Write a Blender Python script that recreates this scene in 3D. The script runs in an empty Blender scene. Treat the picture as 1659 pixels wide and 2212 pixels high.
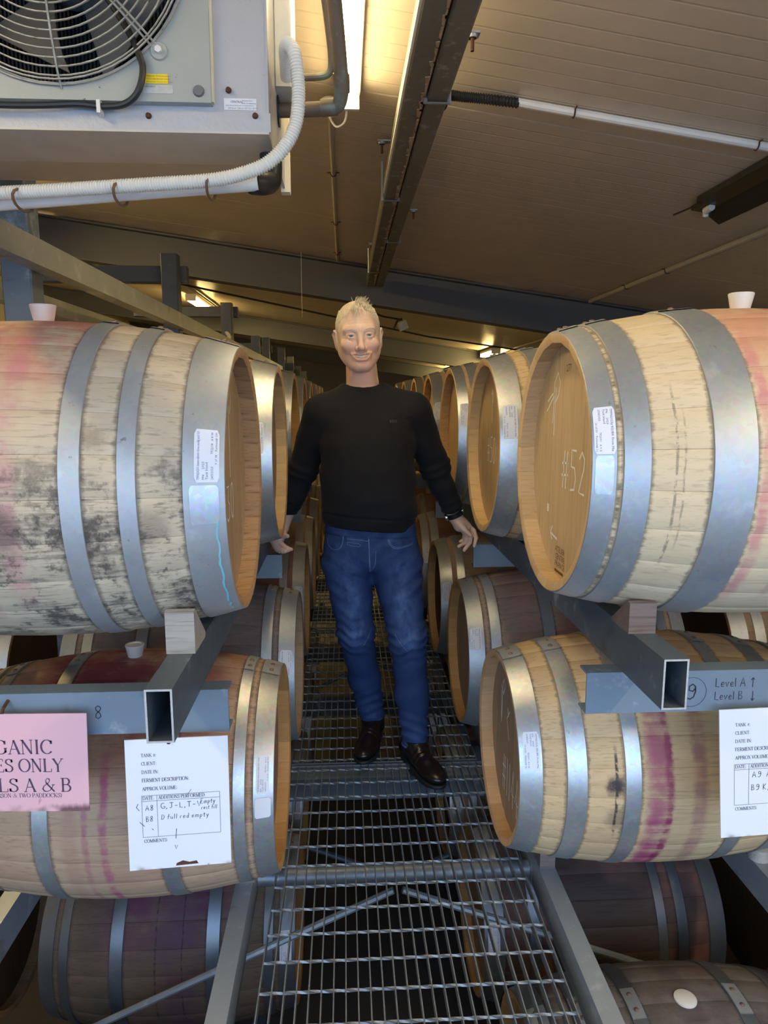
import bpy, math, random
import numpy as np
from mathutils import Vector, Matrix, noise as mnoise

random.seed(7)
sc = bpy.context.scene
COL = sc.collection
H = 2.75            # camera height above the store floor; geometry below is authored relative to the camera's height
rad = math.radians

# ------------------------------------------------------------------ camera, sky, exposure
FPX, CX, CY = 1533.0, 829.5, 1106.0
cd = bpy.data.cameras.new('camera')
cam = bpy.data.objects.new('camera', cd)
COL.objects.link(cam)
_d = Vector((744.0 - CX, -(861.0 - CY), -FPX)).normalized()
_u = Vector((0.0, -_d.z, _d.y)).normalized()
_r = _d.cross(_u)
rot = Matrix((_r, _d, _u))              # rows: world axes seen from the camera
cam.matrix_world = Matrix.Translation((0, 0, H)) @ rot.to_4x4()
cd.sensor_fit = 'VERTICAL'
cd.sensor_height = 36.0
cd.lens = 36.0 * FPX / 2212.0
cd.clip_end = 200
cd.clip_start = 0.05
sc.camera = cam

world = bpy.data.worlds.new('daylight')
sc.world = world
world.use_nodes = True
wn = world.node_tree.nodes
wl = world.node_tree.links
wn.clear()
w_out = wn.new('ShaderNodeOutputWorld')
w_bg = wn.new('ShaderNodeBackground')
w_tc = wn.new('ShaderNodeTexCoord')
w_sep = wn.new('ShaderNodeSeparateXYZ')
w_rmp = wn.new('ShaderNodeValToRGB')
w_rmp.color_ramp.elements[0].position = 0.0
w_rmp.color_ramp.elements[0].color = (0.63, 0.80, 1.0, 1)
w_rmp.color_ramp.elements[1].position = 0.6
w_rmp.color_ramp.elements[1].color = (0.32, 0.56, 1.0, 1)
wl.new(w_tc.outputs['Generated'], w_sep.inputs[0])
wl.new(w_sep.outputs['Z'], w_rmp.inputs[0])
wl.new(w_rmp.outputs[0], w_bg.inputs['Color'])
w_bg.inputs['Strength'].default_value = 3.9
wl.new(w_bg.outputs[0], w_out.inputs[0])
LAMP = 60.0          # emission of the lit battens

vs = sc.view_settings
vs.view_transform = 'Standard'
vs.look = 'None'
vs.gamma = 1.0
vs.use_curve_mapping = False
vs.exposure = 0.12
sc.cycles.max_bounces = 8
sc.cycles.diffuse_bounces = 4
sc.cycles.glossy_bounces = 4
sc.cycles.use_denoising = True
sc.cycles.sample_clamp_indirect = 6.0


# ------------------------------------------------------------------ mesh building
class MB:
    """collects shapes (camera-height coordinates) into one mesh object"""
    def __init__(s):
        s.v = []; s.f = []; s.m = []

    def add(s, vs_, fs, mi=0):
        o = len(s.v)
        s.v.extend([tuple(p) for p in vs_])
        s.f.extend([tuple(o + i for i in f) for f in fs])
        s.m.extend([mi] * len(fs))
        return s

    def box(s, x0, x1, y0, y1, z0, z1, mi=0, bev=0.0):
        if bev <= 0:
            vs_ = [(x, y, z) for x in (x0, x1) for y in (y0, y1) for z in (z0, z1)]
            return s.add(vs_, [(0, 1, 3, 2), (4, 6, 7, 5), (0, 4, 5, 1), (2, 3, 7, 6), (0, 2, 6, 4), (1, 5, 7, 3)], mi)
        b = bev
        X = [x0, x0 + b, x1 - b, x1]; Y = [y0, y0 + b, y1 - b, y1]; Z = [z0, z0 + b, z1 - b, z1]
        bm_ring = []
        # rounded prism along the longest axis, chamfered corners
        d = [x1 - x0, y1 - y0, z1 - z0]
        ax = d.index(max(d))
        if ax == 0:
            ring = [(Y[1], Z[0]), (Y[2], Z[0]), (Y[3], Z[1]), (Y[3], Z[2]), (Y[2], Z[3]), (Y[1], Z[3]), (Y[0], Z[2]), (Y[0], Z[1])]
            mk = lambda t, p: (t, p[0], p[1]); e = (x0, x1)
        elif ax == 1:
            ring = [(X[1], Z[0]), (X[0], Z[1]), (X[0], Z[2]), (X[1], Z[3]), (X[2], Z[3]), (X[3], Z[2]), (X[3], Z[1]), (X[2], Z[0])]
            mk = lambda t, p: (p[0], t, p[1]); e = (y0, y1)
        else:
            ring = [(X[1], Y[0]), (X[2], Y[0]), (X[3], Y[1]), (X[3], Y[2]), (X[2], Y[3]), (X[1], Y[3]), (X[0], Y[2]), (X[0], Y[1])]
            mk = lambda t, p: (p[0], p[1], t); e = (z0, z1)
        n = 8
        vs_ = [mk(e[0], p) for p in ring] + [mk(e[1], p) for p in ring]
        fs = [(i, (i + 1) % n, n + (i + 1) % n, n + i) for i in range(n)] + [tuple(range(n - 1, -1, -1)), tuple(range(n, 2 * n))]
        return s.add(vs_, fs, mi)

    def prism(s, poly, axis, a, b, mi=0):
        """poly: 2-D outline; extruded along axis from a to b"""
        n = len(poly)
        def mk(p, t):
            return (t, p[0], p[1]) if axis == 'x' else (p[0], t, p[1]) if axis == 'y' else (p[0], p[1], t)
        vs_ = [mk(p, a) for p in poly] + [mk(p, b) for p in poly]
        fs = [(i, (i + 1) % n, n + (i + 1) % n, n + i) for i in range(n)] + [tuple(range(n - 1, -1, -1)), tuple(range(n, 2 * n))]
        return s.add(vs_, fs, mi)

    def tube(s, pts, r, n=8, mi=0, caps=True, closed=False, twist=0.0, rfun=None):
        pts = [Vector(p) for p in pts]
        N = len(pts)
        o = len(s.v)
        up = None
        for i, p in enumerate(pts):
            a = pts[(i - 1) % N] if (closed or i > 0) else p
            b = pts[(i + 1) % N] if (closed or i < N - 1) else p
            t = (b - a).normalized()
            if up is None:
                up = t.cross(Vector((0, 0, 1)))
                if up.length < 1e-3:
                    up = t.cross(Vector((1, 0, 0)))
                up.normalize()
            else:
                up = (up - t * up.dot(t))
                up.normalize()
            w = t.cross(up)
            rr = r if rfun is None else rfun(i)
            for k in range(n):
                an = 2 * math.pi * k / n + twist * i
                s.v.append(tuple(p + (up * math.cos(an) + w * math.sin(an)) * rr))
        for i in range(N if closed else N - 1):
            j = (i + 1) % N
            for k in range(n):
                k2 = (k + 1) % n
                s.f.append((o + i * n + k, o + i * n + k2, o + j * n + k2, o + j * n + k)); s.m.append(mi)
        if caps and not closed:
            s.f.append(tuple(o + k for k in range(n - 1, -1, -1))); s.m.append(mi)
            s.f.append(tuple(o + (N - 1) * n + k for k in range(n))); s.m.append(mi)
        return s

    def lathe(s, prof, c, axis='x', n=32, mi=0, a0=0.0, a1=2 * math.pi, loop=False):
        """prof: (t along axis, radius) list; c: a point of the axis"""
        full = abs(a1 - a0 - 2 * math.pi) < 1e-6
        m = n if full else n + 1
        o = len(s.v)
        for t, r in prof:
            for k in range(m):
                an = a0 + (a1 - a0) * k / n
                q, w = r * math.cos(an), r * math.sin(an)
                if axis == 'x': s.v.append((c[0] + t, c[1] + q, c[2] + w))
                elif axis == 'y': s.v.append((c[0] + w, c[1] + t, c[2] + q))
                else: s.v.append((c[0] + q, c[1] + w, c[2] + t))
        P = len(prof)
        for i in range(P if loop else P - 1):
            j = (i + 1) % P
            for k in range(n):
                k2 = (k + 1) % m
                s.f.append((o + i * m + k, o + i * m + k2, o + j * m + k2, o + j * m + k)); s.m.append(mi)
        return s

    def ball(s, c, r, n=8, mi=0, sc_=(1, 1, 1)):
        prof = [(-r * math.cos(math.pi * i / n), max(r * math.sin(math.pi * i / n), 1e-5)) for i in range(n + 1)]
        o = len(s.v)
        s.lathe(prof, (0, 0, 0), 'z', n * 2, mi)
        for i in range(o, len(s.v)):
            p = s.v[i]
            s.v[i] = (c[0] + p[0] * sc_[0], c[1] + p[1] * sc_[1], c[2] + p[2] * sc_[2])
        return s

    def xf(s, M):
        s.v = [tuple(M @ Vector(p)) for p in s.v]
        return s

    def mesh(s, name, mats, smooth=False, org=(0, 0, 0)):
        me = bpy.data.meshes.new(name)
        o = Vector(org)
        me.from_pydata([tuple(Vector(p) - o) for p in s.v], [], s.f)
        for m in (mats if isinstance(mats, (list, tuple)) else [mats]):
            me.materials.append(m)
        if len(me.materials) > 1:
            me.polygons.foreach_set('material_index', s.m)
        if smooth:
            me.polygons.foreach_set('use_smooth', [True] * len(me.polygons))
            if smooth != 'all':
                try:
                    me.set_sharp_from_angle(angle=rad(smooth if smooth is not True else 35))
                except Exception:
                    pass
        me.update()
        return me


ORG = {}    # object name -> origin (camera-height coordinates)


def link(name, data, parent=None):
    o = bpy.data.objects.new(name, data)
    COL.objects.link(o)
    if parent is not None:
        o.parent = parent
    return o


def tag(o, label=None, cat=None, group=None, kind=None):
    if label: o['label'] = label
    if cat: o['category'] = cat
    if group: o['group'] = group
    if kind: o['kind'] = kind
    return o


def thing(name, label, cat, base, group=None, rotz=0.0):
    o = link(name, None)
    o.empty_display_size = 0.1
    o.location = (base[0], base[1], base[2] + H)
    o.rotation_euler = (0, 0, rotz)
    ORG[o.name] = Vector(base)
    return tag(o, label, cat, group)


def part(parent, name, mb, mats, smooth=False, label=None, kind=None):
    """a part: geometry in camera-height coordinates under a thing (or a part) without rotation"""
    base = ORG[parent.name]
    me = mb.mesh(name, mats, smooth, base)
    o = link(name, me, parent)
    ORG[o.name] = base
    return tag(o, label, None, None, kind)


def solo(name, mb, mats, label, cat, smooth=False, group=None, kind=None):
    """a thing of one mesh; its origin sits at the middle of its underside"""
    xs = [p[0] for p in mb.v]; ys = [p[1] for p in mb.v]; zs = [p[2] for p in mb.v]
    base = Vector(((min(xs) + max(xs)) / 2, (min(ys) + max(ys)) / 2, min(zs)))
    o = link(name, mb.mesh(name, mats, smooth, base))
    o.location = base + Vector((0, 0, H))
    ORG[o.name] = base
    return tag(o, label, cat, group, kind)


def struct(name, mb, mats, smooth=False, parent=None, kind='structure', label=None):
    if parent is not None:
        return part(parent, name, mb, mats, smooth, label)
    o = solo(name, mb, mats, label, None, smooth, None, kind)
    return o


def smooth_path(pts, n=8):
    """Catmull-Rom through the points"""
    P = [Vector(p) for p in pts]
    P = [P[0] * 2 - P[1]] + P + [P[-1] * 2 - P[-2]]
    out = []
    for i in range(1, len(P) - 2):
        for k in range(n):
            t = k / n
            a, b, c, d = P[i - 1], P[i], P[i + 1], P[i + 2]
            out.append(0.5 * ((2 * b) + (c - a) * t + (2 * a - 5 * b + 4 * c - d) * t * t + (3 * b - a - 3 * c + d) * t ** 3))
    out.append(P[-2])
    return out


# ------------------------------------------------------------------ node helpers
class Sk:
    """a socket with arithmetic"""
    def __init__(s, nt, sock): s.nt = nt; s.k = sock
    def _m(s, op, b=None, c=None, rev=False): return s.nt.math(op, b if rev else s, s if rev else b, c)
    def __add__(s, b): return s._m('ADD', b)
    __radd__ = __add__
    def __mul__(s, b): return s._m('MULTIPLY', b)
    __rmul__ = __mul__
    def __sub__(s, b): return s._m('SUBTRACT', b)
    def __rsub__(s, b): return s._m('SUBTRACT', b, rev=True)
    def __truediv__(s, b): return s._m('DIVIDE', b)
    def pow(s, b): return s._m('POWER', b)
    def abs(s): return s._m('ABSOLUTE')
    def min(s, b): return s._m('MINIMUM', b)
    def max(s, b): return s._m('MAXIMUM', b)
    def clamp(s): return s.max(0.0).min(1.0)


class NT:
    def __init__(s, name):
        s.m = bpy.data.materials.new(name)
        s.m.use_nodes = True
        s.t = s.m.node_tree
        s.t.nodes.clear()
        s.out = s.t.nodes.new('ShaderNodeOutputMaterial')
        s.b = s.t.nodes.new('ShaderNodeBsdfPrincipled')
        s.t.links.new(s.b.outputs[0], s.out.inputs[0])

    def n(s, t): return s.t.nodes.new(t)

    def put(s, sock, v):
        if isinstance(v, Sk): s.t.links.new(v.k, sock)
        elif isinstance(v, (tuple, list)):
            v = tuple(v)
            sock.default_value = v if len(v) == len(sock.default_value) else (v + (1.0,))[:len(sock.default_value)]
        else: sock.default_value = v

    def math(s, op, a, b=None, c=None):
        nd = s.n('ShaderNodeMath'); nd.operation = op
        s.put(nd.inputs[0], a)
        if b is not None: s.put(nd.inputs[1], b)
        if c is not None: s.put(nd.inputs[2], c)
        return Sk(s, nd.outputs[0])

    def coord(s, kind='Object', obj=None):
        nd = s.n('ShaderNodeTexCoord')
        if obj is not None: nd.object = obj
        return Sk(s, nd.outputs[kind])

    def xyz(s, v):
        nd = s.n('ShaderNodeSeparateXYZ'); s.put(nd.inputs[0], v)
        return [Sk(s, nd.outputs[i]) for i in range(3)]

    def vec(s, x, y, z):
        nd = s.n('ShaderNodeCombineXYZ')
        for i, v in enumerate((x, y, z)): s.put(nd.inputs[i], v)
        return Sk(s, nd.outputs[0])

    def scale(s, v, f):
        nd = s.n('ShaderNodeVectorMath'); nd.operation = 'MULTIPLY'
        s.put(nd.inputs[0], v); s.put(nd.inputs[1], tuple(f))
        return Sk(s, nd.outputs[0])

    def noise(s, v, sc_=5.0, det=3.0, rough=0.55, dist=0.0):
        nd = s.n('ShaderNodeTexNoise')
        s.put(nd.inputs['Vector'], v)
        nd.inputs['Scale'].default_value = sc_
        nd.inputs['Detail'].default_value = det
        nd.inputs['Roughness'].default_value = rough
        nd.inputs['Distortion'].default_value = dist
        return Sk(s, nd.outputs[0])

    def voro(s, v, sc_=5.0, out='Distance'):
        nd = s.n('ShaderNodeTexVoronoi')
        s.put(nd.inputs['Vector'], v); nd.inputs['Scale'].default_value = sc_
        return Sk(s, nd.outputs[out])

    def step(s, v, a, b):
        nd = s.n('ShaderNodeMapRange'); nd.interpolation_type = 'SMOOTHSTEP'
        s.put(nd.inputs[0], v); s.put(nd.inputs[1], a); s.put(nd.inputs[2], b)
        return Sk(s, nd.outputs[0])

    def mix(s, f, a, b):
        nd = s.n('ShaderNodeMix'); nd.data_type = 'RGBA'
        s.put(nd.inputs[0], f); s.put(nd.inputs[6], a); s.put(nd.inputs[7], b)
        return Sk(s, nd.outputs[2])

    def mul(s, f, a, b):
        nd = s.n('ShaderNodeMix'); nd.data_type = 'RGBA'; nd.blend_type = 'MULTIPLY'
        s.put(nd.inputs[0], f); s.put(nd.inputs[6], a); s.put(nd.inputs[7], b)
        return Sk(s, nd.outputs[2])

    def rand(s): return Sk(s, s.n('ShaderNodeObjectInfo').outputs['Random'])

    def bump(s, h, st=0.3, dist=0.01):
        nd = s.n('ShaderNodeBump')
        nd.inputs['Strength'].default_value = st
        nd.inputs['Distance'].default_value = dist
        s.put(nd.inputs['Height'], h)
        s.t.links.new(nd.outputs[0], s.b.inputs['Normal'])

    def done(s, col=None, rough=None, metal=None, spec=None, **kw):
        if col is not None: s.put(s.b.inputs['Base Color'], col)
        if rough is not None: s.put(s.b.inputs['Roughness'], rough)
        if metal is not None: s.put(s.b.inputs['Metallic'], metal)
        if spec is not None: s.put(s.b.inputs['Specular IOR Level'], spec)
        for k, v in kw.items(): s.put(s.b.inputs[k.replace('_', ' ')], v)
        return s.m


def plain(name, col, rough=0.5, metal=0.0, spec=0.5, var=0.12, sc_=30.0, bump=0.0):
    t = NT(name)
    c = t.coord('Object')
    n = t.noise(c, sc_, 4.0)
    dark = tuple(v * (1 - var) for v in col); lite = tuple(min(1, v * (1 + var)) for v in col)
    if bump: t.bump(n, bump, 0.003)
    return t.done(t.mix(n, dark, lite), rough, metal, spec)


def worn_paint(name, col, worn, dirt, amt=0.5, rough=0.5, metal=0.0, streak=False, sc_=9.0):
    """painted / galvanised steel with scuffs and grime"""
    t = NT(name)
    c = t.coord('Object')
    n1 = t.noise(c, sc_, 6.0, 0.65)
    n2 = t.noise(t.scale(c, (1, 1, 0.25) if streak else (1, 1, 1)), sc_ * 4, 5.0, 0.7)
    n3 = t.noise(c, sc_ * 0.35, 3.0)
    base = t.mix(n3, tuple(v * 0.8 for v in col), tuple(min(1, v * 1.2) for v in col))
    base = t.mix(t.step(n1, 0.62 - 0.12 * amt, 0.72) * 0.7, base, worn)
    base = t.mix(t.step(n2, 0.60, 0.76) * (0.5 * amt), base, worn)
    base = t.mix(t.step(n1, 0.42, 0.28) * amt, base, dirt)
    t.bump(n2, 0.15, 0.002)
    return t.done(base, t.math('ADD', n2 * 0.2, rough - 0.1), metal, 0.5)


def galv(name, col=(0.50, 0.53, 0.56), rough=0.36, metal=0.9, spangle=0.5, stain=(0.12, 0.10, 0.08), amt=0.35, obj=None):
    t = NT(name)
    c = t.coord('Object', obj)
    v = t.voro(c, 90.0, 'Color')
    n1 = t.noise(c, 7.0, 6.0, 0.65)
    n2 = t.noise(c, 60.0, 4.0, 0.6)
    base = t.mix(n1, tuple(x * 0.78 for x in col), tuple(min(1, x * 1.15) for x in col))
    base = t.mix(spangle * 0.3, base, t.mul(1.0, base, v))
    base = t.mix(t.step(n2, 0.66, 0.74) * amt, base, stain)
    base = t.mix(t.step(n1, 0.60, 0.75) * 0.45, base, (0.78, 0.80, 0.82))
    t.bump(n2, 0.06, 0.002)
    return t.done(base, t.math('ADD', n1 * 0.25, rough - 0.12), metal, 0.5)


def wood(name, c1, c2, obj=None, axis=0, bands=(), mold=0.0, mold_z=(0.0, 0.45), grey=0.0, top=None, edges=(), lines=(), spots=(), rough=0.62, fine=1.0, var=0.25, blush=0.0):
    """oak: grain along `axis`; bands=(x, width, colour, strength, zmin, zmax); in the barrel's own coordinates"""
    t = NT(name)
    c = t.coord('Object', obj)
    x, y, z = t.xyz(c)
    vo = t.n('ShaderNodeVectorMath'); vo.operation = 'ADD'
    t.put(vo.inputs[0], c); t.put(vo.inputs[1], (random.uniform(0, 9), random.uniform(0, 9), random.uniform(0, 9)))
    c = Sk(t, vo.outputs[0])
    s1 = [34.0, 34.0, 34.0]; s1[axis] = 2.2
    s2 = [170.0, 170.0, 170.0]; s2[axis] = 9.0
    s3 = [11.0, 11.0, 11.0]; s3[axis] = 1.6
    g1 = t.noise(t.scale(c, s1), 1.0, 5.0, 0.6, 0.4)
    g2 = t.noise(t.scale(c, s2), 1.0, 3.0, 0.6)
    g3 = t.noise(t.scale(c, s3), 1.0, 4.0, 0.6, 0.8)
    n = t.noise(c, 9.0, 5.0, 0.65)
    nf = t.noise(c, 55.0, 4.0, 0.7)
    col = t.mix(g1, c1, c2)
    col = t.mix(t.step(g2, 0.50, 0.70) * (0.38 * fine), col, tuple(v * 0.42 for v in c1))
    col = t.mix(t.step(g3, 0.52, 0.75) * 0.35, col, tuple(v * 0.66 for v in c1))
    r = t.rand()
    col = t.mix((r - 0.5).abs() * (2 * var), col, t.mul(1.0, col, t.mix(t.step(r, 0.45, 0.55), (0.62, 0.55, 0.47), (1.25, 1.2, 1.12))))
    if blush:
        col = t.mix(t.step(t.noise(c, 3.5, 3.0), 0.45, 0.72) * blush, col, (0.42, 0.17, 0.13))
    if grey:
        col = t.mix(t.step(n, 0.35, 0.65) * grey, col, (0.30, 0.28, 0.26))
    if top:                                   # wine-washed zone round the bung
        tc, ts, tz, tw = top
        m = t.step(z, tz, tz + 0.22) * t.step(x.abs(), tw, tw * 0.45)
        m = m * t.step(n + g3 * 0.5, 0.48, 0.85)
        col = t.mix(m * ts, col, tc)
    for (bx, bw, bc, bs, z0, z1) in bands:
        d = (x - bx + (nf - 0.5) * 0.02 + (n - 0.5) * 0.03).abs()
        m = t.step(d, bw, bw * 0.25) * t.step(z, z0 - 0.03, z0 + 0.03) * t.step(z, z1 + 0.05, z1 - 0.05)
        m = m * t.step(g1 * 0.6 + n * 0.6, 0.42, 0.72)
        col = t.mix(m * bs, col, bc)
    for (lx, lw, z0, z1, st) in lines:        # dark scores and seep lines
        d = (x - lx + (n - 0.5) * 0.012).abs()
        m = t.step(d, lw, lw * 0.3) * t.step(z, z0, z0 + 0.05) * t.step(z, z1, z1 - 0.05) * t.step(nf, 0.40, 0.55)
        col = t.mix(m * st, col, (0.03, 0.025, 0.025))
    for (px, py, pz, pr, st) in spots:
        dd = t.vec(x - px, y - py, z - pz)
        ln = t.n('ShaderNodeVectorMath'); ln.operation = 'LENGTH'; t.put(ln.inputs[0], dd)
        L = Sk(t, ln.outputs['Value']) + (nf - 0.5) * 0.03
        col = t.mix(t.step(L, pr, pr * 0.35) * st, col, (0.05, 0.035, 0.04))
    if mold:
        reg = t.step(z, mold_z[1] + 0.12, mold_z[1] - 0.1) * t.step(z, mold_z[0] - 0.1, mold_z[0] + 0.08)
        mm = t.step(nf * 0.6 + n * 0.6, 0.60, 0.74) * reg
        col = t.mix(mm * mold, col, (0.035, 0.03, 0.028))
        m2 = t.step(g2 * 0.5 + n * 0.7, 0.56, 0.70) * reg
        col = t.mix(m2 * (mold * 0.6), col, (0.12, 0.10, 0.085))
    for ex in edges:                          # dark ragged stain beside the hoops
        d = (x - ex).abs() + (t.noise(t.scale(c, (12, 75, 75)), 1.0, 4.0, .7) - 0.5) * 0.024
        col = t.mix(t.step(d, 0.010, 0.001) * 0.55, col, (0.045, 0.035, 0.03))
    t.bump(g2 * 0.6 + g1 * 0.6, 0.16, 0.002)
    return t.done(col, t.math('ADD', g2 * 0.2, rough - 0.1), 0.0, 0.35)


def emit(name, col, st):
    t = NT(name)
    t.done((0.9, 0.9, 0.9), 0.4)
    t.b.inputs['Emission Color'].default_value = (*col, 1)
    t.b.inputs['Emission Strength'].default_value = st
    return t.m
# ------------------------------------------------------------------ materials
M_STEEL = worn_paint('rack_steel', (0.10, 0.125, 0.155), (0.34, 0.37, 0.40), (0.035, 0.035, 0.04), 0.55, 0.45, 0.25)
M_STEELD = worn_paint('rack_steel_dark', (0.075, 0.08, 0.085), (0.22, 0.23, 0.22), (0.03, 0.03, 0.03), 0.5, 0.45, 0.3)
M_GALVB = worn_paint('rack_galvanised', (0.34, 0.38, 0.42), (0.58, 0.60, 0.62), (0.16, 0.15, 0.13), 0.6, 0.45, 0.45)
M_GALVY = worn_paint('rack_beam_galvanised', (0.36, 0.37, 0.34), (0.60, 0.60, 0.55), (0.17, 0.15, 0.10), 0.8, 0.42, 0.45)
M_PLATE = worn_paint('rack_plate_paint', (0.17, 0.225, 0.285), (0.44, 0.47, 0.50), (0.07, 0.07, 0.075), 0.35, 0.5, 0.1)
M_EDGE = plain('cut_steel_edge', (0.52, 0.50, 0.47), 0.5, 0.4, var=0.3, sc_=120)
M_GRATE = worn_paint('grating_steel', (0.24, 0.265, 0.29), (0.46, 0.48, 0.50), (0.08, 0.075, 0.07), 0.5, 0.45, 0.5, sc_=25)
M_RAFTER = plain('rafter_paint', (0.105, 0.105, 0.108), 0.55, 0.0, 0.4, 0.12, 2.0)
M_BLACK = plain('black_plastic', (0.018, 0.018, 0.018), 0.42, 0.0, 0.5, 0.2)
M_RUST = plain('rusty_steel', (0.10, 0.045, 0.025), 0.8, 0.1, 0.3, 0.4, 80)
M_WHITEP = plain('white_plastic', (0.78, 0.76, 0.71), 0.42, 0.0, 0.5, 0.06, 8)
M_CREAMP = plain('cream_conduit', (0.74, 0.71, 0.64), 0.45, 0.0, 0.5, 0.06, 14)
M_GREYP = plain('grey_conduit', (0.42, 0.38, 0.32), 0.5, 0.0, 0.4, 0.1, 14)
M_INK = plain('black_ink', (0.035, 0.03, 0.05), 0.6, 0.0, 0.3, 0.3, 90)
M_PRINT = plain('printed_ink', (0.10, 0.09, 0.12), 0.6, 0.0, 0.3, 0.3, 120)
M_BLUEINK = plain('label_ink', (0.10, 0.11, 0.28), 0.6, 0.0, 0.3, 0.2, 120)
M_CHALK = plain('chalk', (0.80, 0.78, 0.72), 0.9, 0.0, 0.1, 0.2, 200)
M_PINKCHALK = plain('pink_chalk', (0.72, 0.30, 0.32), 0.9, 0.0, 0.1, 0.2, 200)
M_BURN = plain('burnt_brand', (0.17, 0.085, 0.035), 0.8, 0.0, 0.1, 0.2, 100)
M_STICK = plain('sticker_paper', (0.80, 0.80, 0.84), 0.45, 0.0, 0.4, 0.03, 20)
M_SILIC = plain('silicone_bung', (0.78, 0.73, 0.66), 0.4, 0.0, 0.5, 0.06, 30, 0.0)
M_SILPINK = plain('silicone_bung_pink', (0.74, 0.56, 0.50), 0.4, 0.0, 0.5, 0.05, 30)

def panel_mat(name, col, ripple):
    t = NT(name)
    c = t.coord('Object'); x, y, z = t.xyz(c)
    n = t.noise(c, 2.2, 4.0); nf = t.noise(c, 26.0, 5.0, 0.7)
    k = t.math('FRACT', y * 10.6)
    rib = t.step((k - 0.5).abs(), 0.49, 0.43)
    base = t.mix(n, tuple(v * 0.86 for v in col), tuple(v * 1.08 for v in col))
    base = t.mix(t.step(nf * 0.7 + n * 0.4, 0.72, 0.80) * 0.55, base, (0.16, 0.12, 0.06))
    base = t.mix((1.0 - rib) * 0.18, base, tuple(v * 0.6 for v in col))
    t.bump(rib, 0.35, 0.004)
    return t.done(base, 0.34, 0.0, 0.42)

M_CEIL = panel_mat('ceiling_panel_coat', (0.69, 0.575, 0.43), True)
M_CEILB = plain('ceiling_joint', (0.78, 0.72, 0.62), 0.6)
M_WALL = plain('store_wall_panel', (0.52, 0.47, 0.38), 0.5, 0, 0.4, 0.08, 2.0)
M_FLOOR = plain('store_concrete', (0.07, 0.065, 0.062), 0.8, 0, 0.25, 0.35, 3.0)
M_YARD = plain('yard_concrete', (0.46, 0.47, 0.48), 0.85, 0, 0.3, 0.15, 1.0)

# ------------------------------------------------------------------ room shell
CA, CT = 1.1085, 0.1425            # ceiling plane: z = CA - CT * x
def ceil_z(x): return CA - CT * x
X0, X1, YF, YB = -5.2, 5.6, -1.15, 25.0

struct('floor', MB().box(X0 - .2, X1 + .2, YF - .2, YB + .2, -H - .2, -H), M_FLOOR)
struct('yard_ground', MB().box(-14, 14, -22, YF - .2, -1.95, -1.75), M_YARD)
for nm, xa, xb in (('wall_left', X0 - .2, X0), ('wall_right', X1, X1 + .2)):
    struct(nm, MB().prism([(xa, -H), (xb, -H), (xb, ceil_z(xb) + .01), (xa, ceil_z(xa) + .01)], 'y', YF, YB), M_WALL)
wb = struct('wall_back', MB().prism([(X0, -H), (X1, -H), (X1, ceil_z(X1) + .01), (X0, ceil_z(X0) + .01)], 'y', YB, YB + .2), M_WALL)
for k in range(9):
    x = X0 + (k + .5) * 1.2
    part(wb, 'wall_panel', MB().box(x - .594, x + .594, YB - .03, YB, -H + .01, ceil_z(x + .6) - .01), M_WALL)
# front wall with the wide door opening behind the camera
DX0, DX1, DZ = -2.7, 3.0, 0.78
fw = MB()
fw.prism([(X0, -H), (DX0, -H), (DX0, ceil_z(DX0)), (X0, ceil_z(X0))], 'y', YF - .2, YF)
fw.prism([(DX1, -H), (X1, -H), (X1, ceil_z(X1)), (DX1, ceil_z(DX1))], 'y', YF - .2, YF)
fw.prism([(DX0, -H), (DX1, -H), (DX1, -1.72), (DX0, -1.72)], 'y', YF - .2, YF)
fw.prism([(DX0, DZ), (DX1, min(DZ, ceil_z(DX1) - .02)), (DX1, ceil_z(DX1)), (DX0, ceil_z(DX0))], 'y', YF - .2, YF)
struct('wall_front', fw, M_WALL)

def slab(x0, x1, y0, y1, th, drop=0.0, slit=0.0):
    m = MB()
    a = [(x0, ceil_z(x0) + drop), (x1, ceil_z(x1) + drop), (x1, ceil_z(x1) + th + drop), (x0, ceil_z(x0) + th + drop)]
    return m.prism(a, 'y', y0, y1)

ce = struct('ceiling', slab(X0 - .2, X1 + .2, YF - .2, YB + .2, .12, .03), M_CEILB)
ys = [2.77 + .95 * k for k in range(-5, 24)]
for a, b in zip(ys[:-1], ys[1:]):
    part(ce, 'ceiling_panel', slab(X0 - .1, X1 + .1, max(a, YF - .15) + .0035, min(b, YB) - .0035, .03), M_CEIL)

struct('floor_shade_slab', MB().box(-3.2, 3.4, YF, .92, -1.70, -1.60), M_FLOOR, label='dock slab behind the camera')  # unseen slab added to keep daylight off the lowest barrels
# portal rafters under the ceiling
for i, y in enumerate((6.12, 12.1, 18.1)):
    t, h, bf = .014, .295, .17
    m = MB()
    def sl(za, zb, ya, yb):
        m.prism([(X0, ceil_z(X0) - za), (X1, ceil_z(X1) - za), (X1, ceil_z(X1) - zb), (X0, ceil_z(X0) - zb)], 'y', ya, yb)
    sl(0.006, t + .006, y - bf / 2, y + bf / 2)
    sl(t, h, y - .006, y + .006)
    sl(h, h + t, y - bf / 2, y + bf / 2)
    tag(struct('roof_beam', m, M_RAFTER), ['dark grey steel rafter crossing behind the man\'s head', 'second steel rafter, beyond the dark one behind the man', 'farthest steel rafter, next to the back wall'][i], None)

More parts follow.
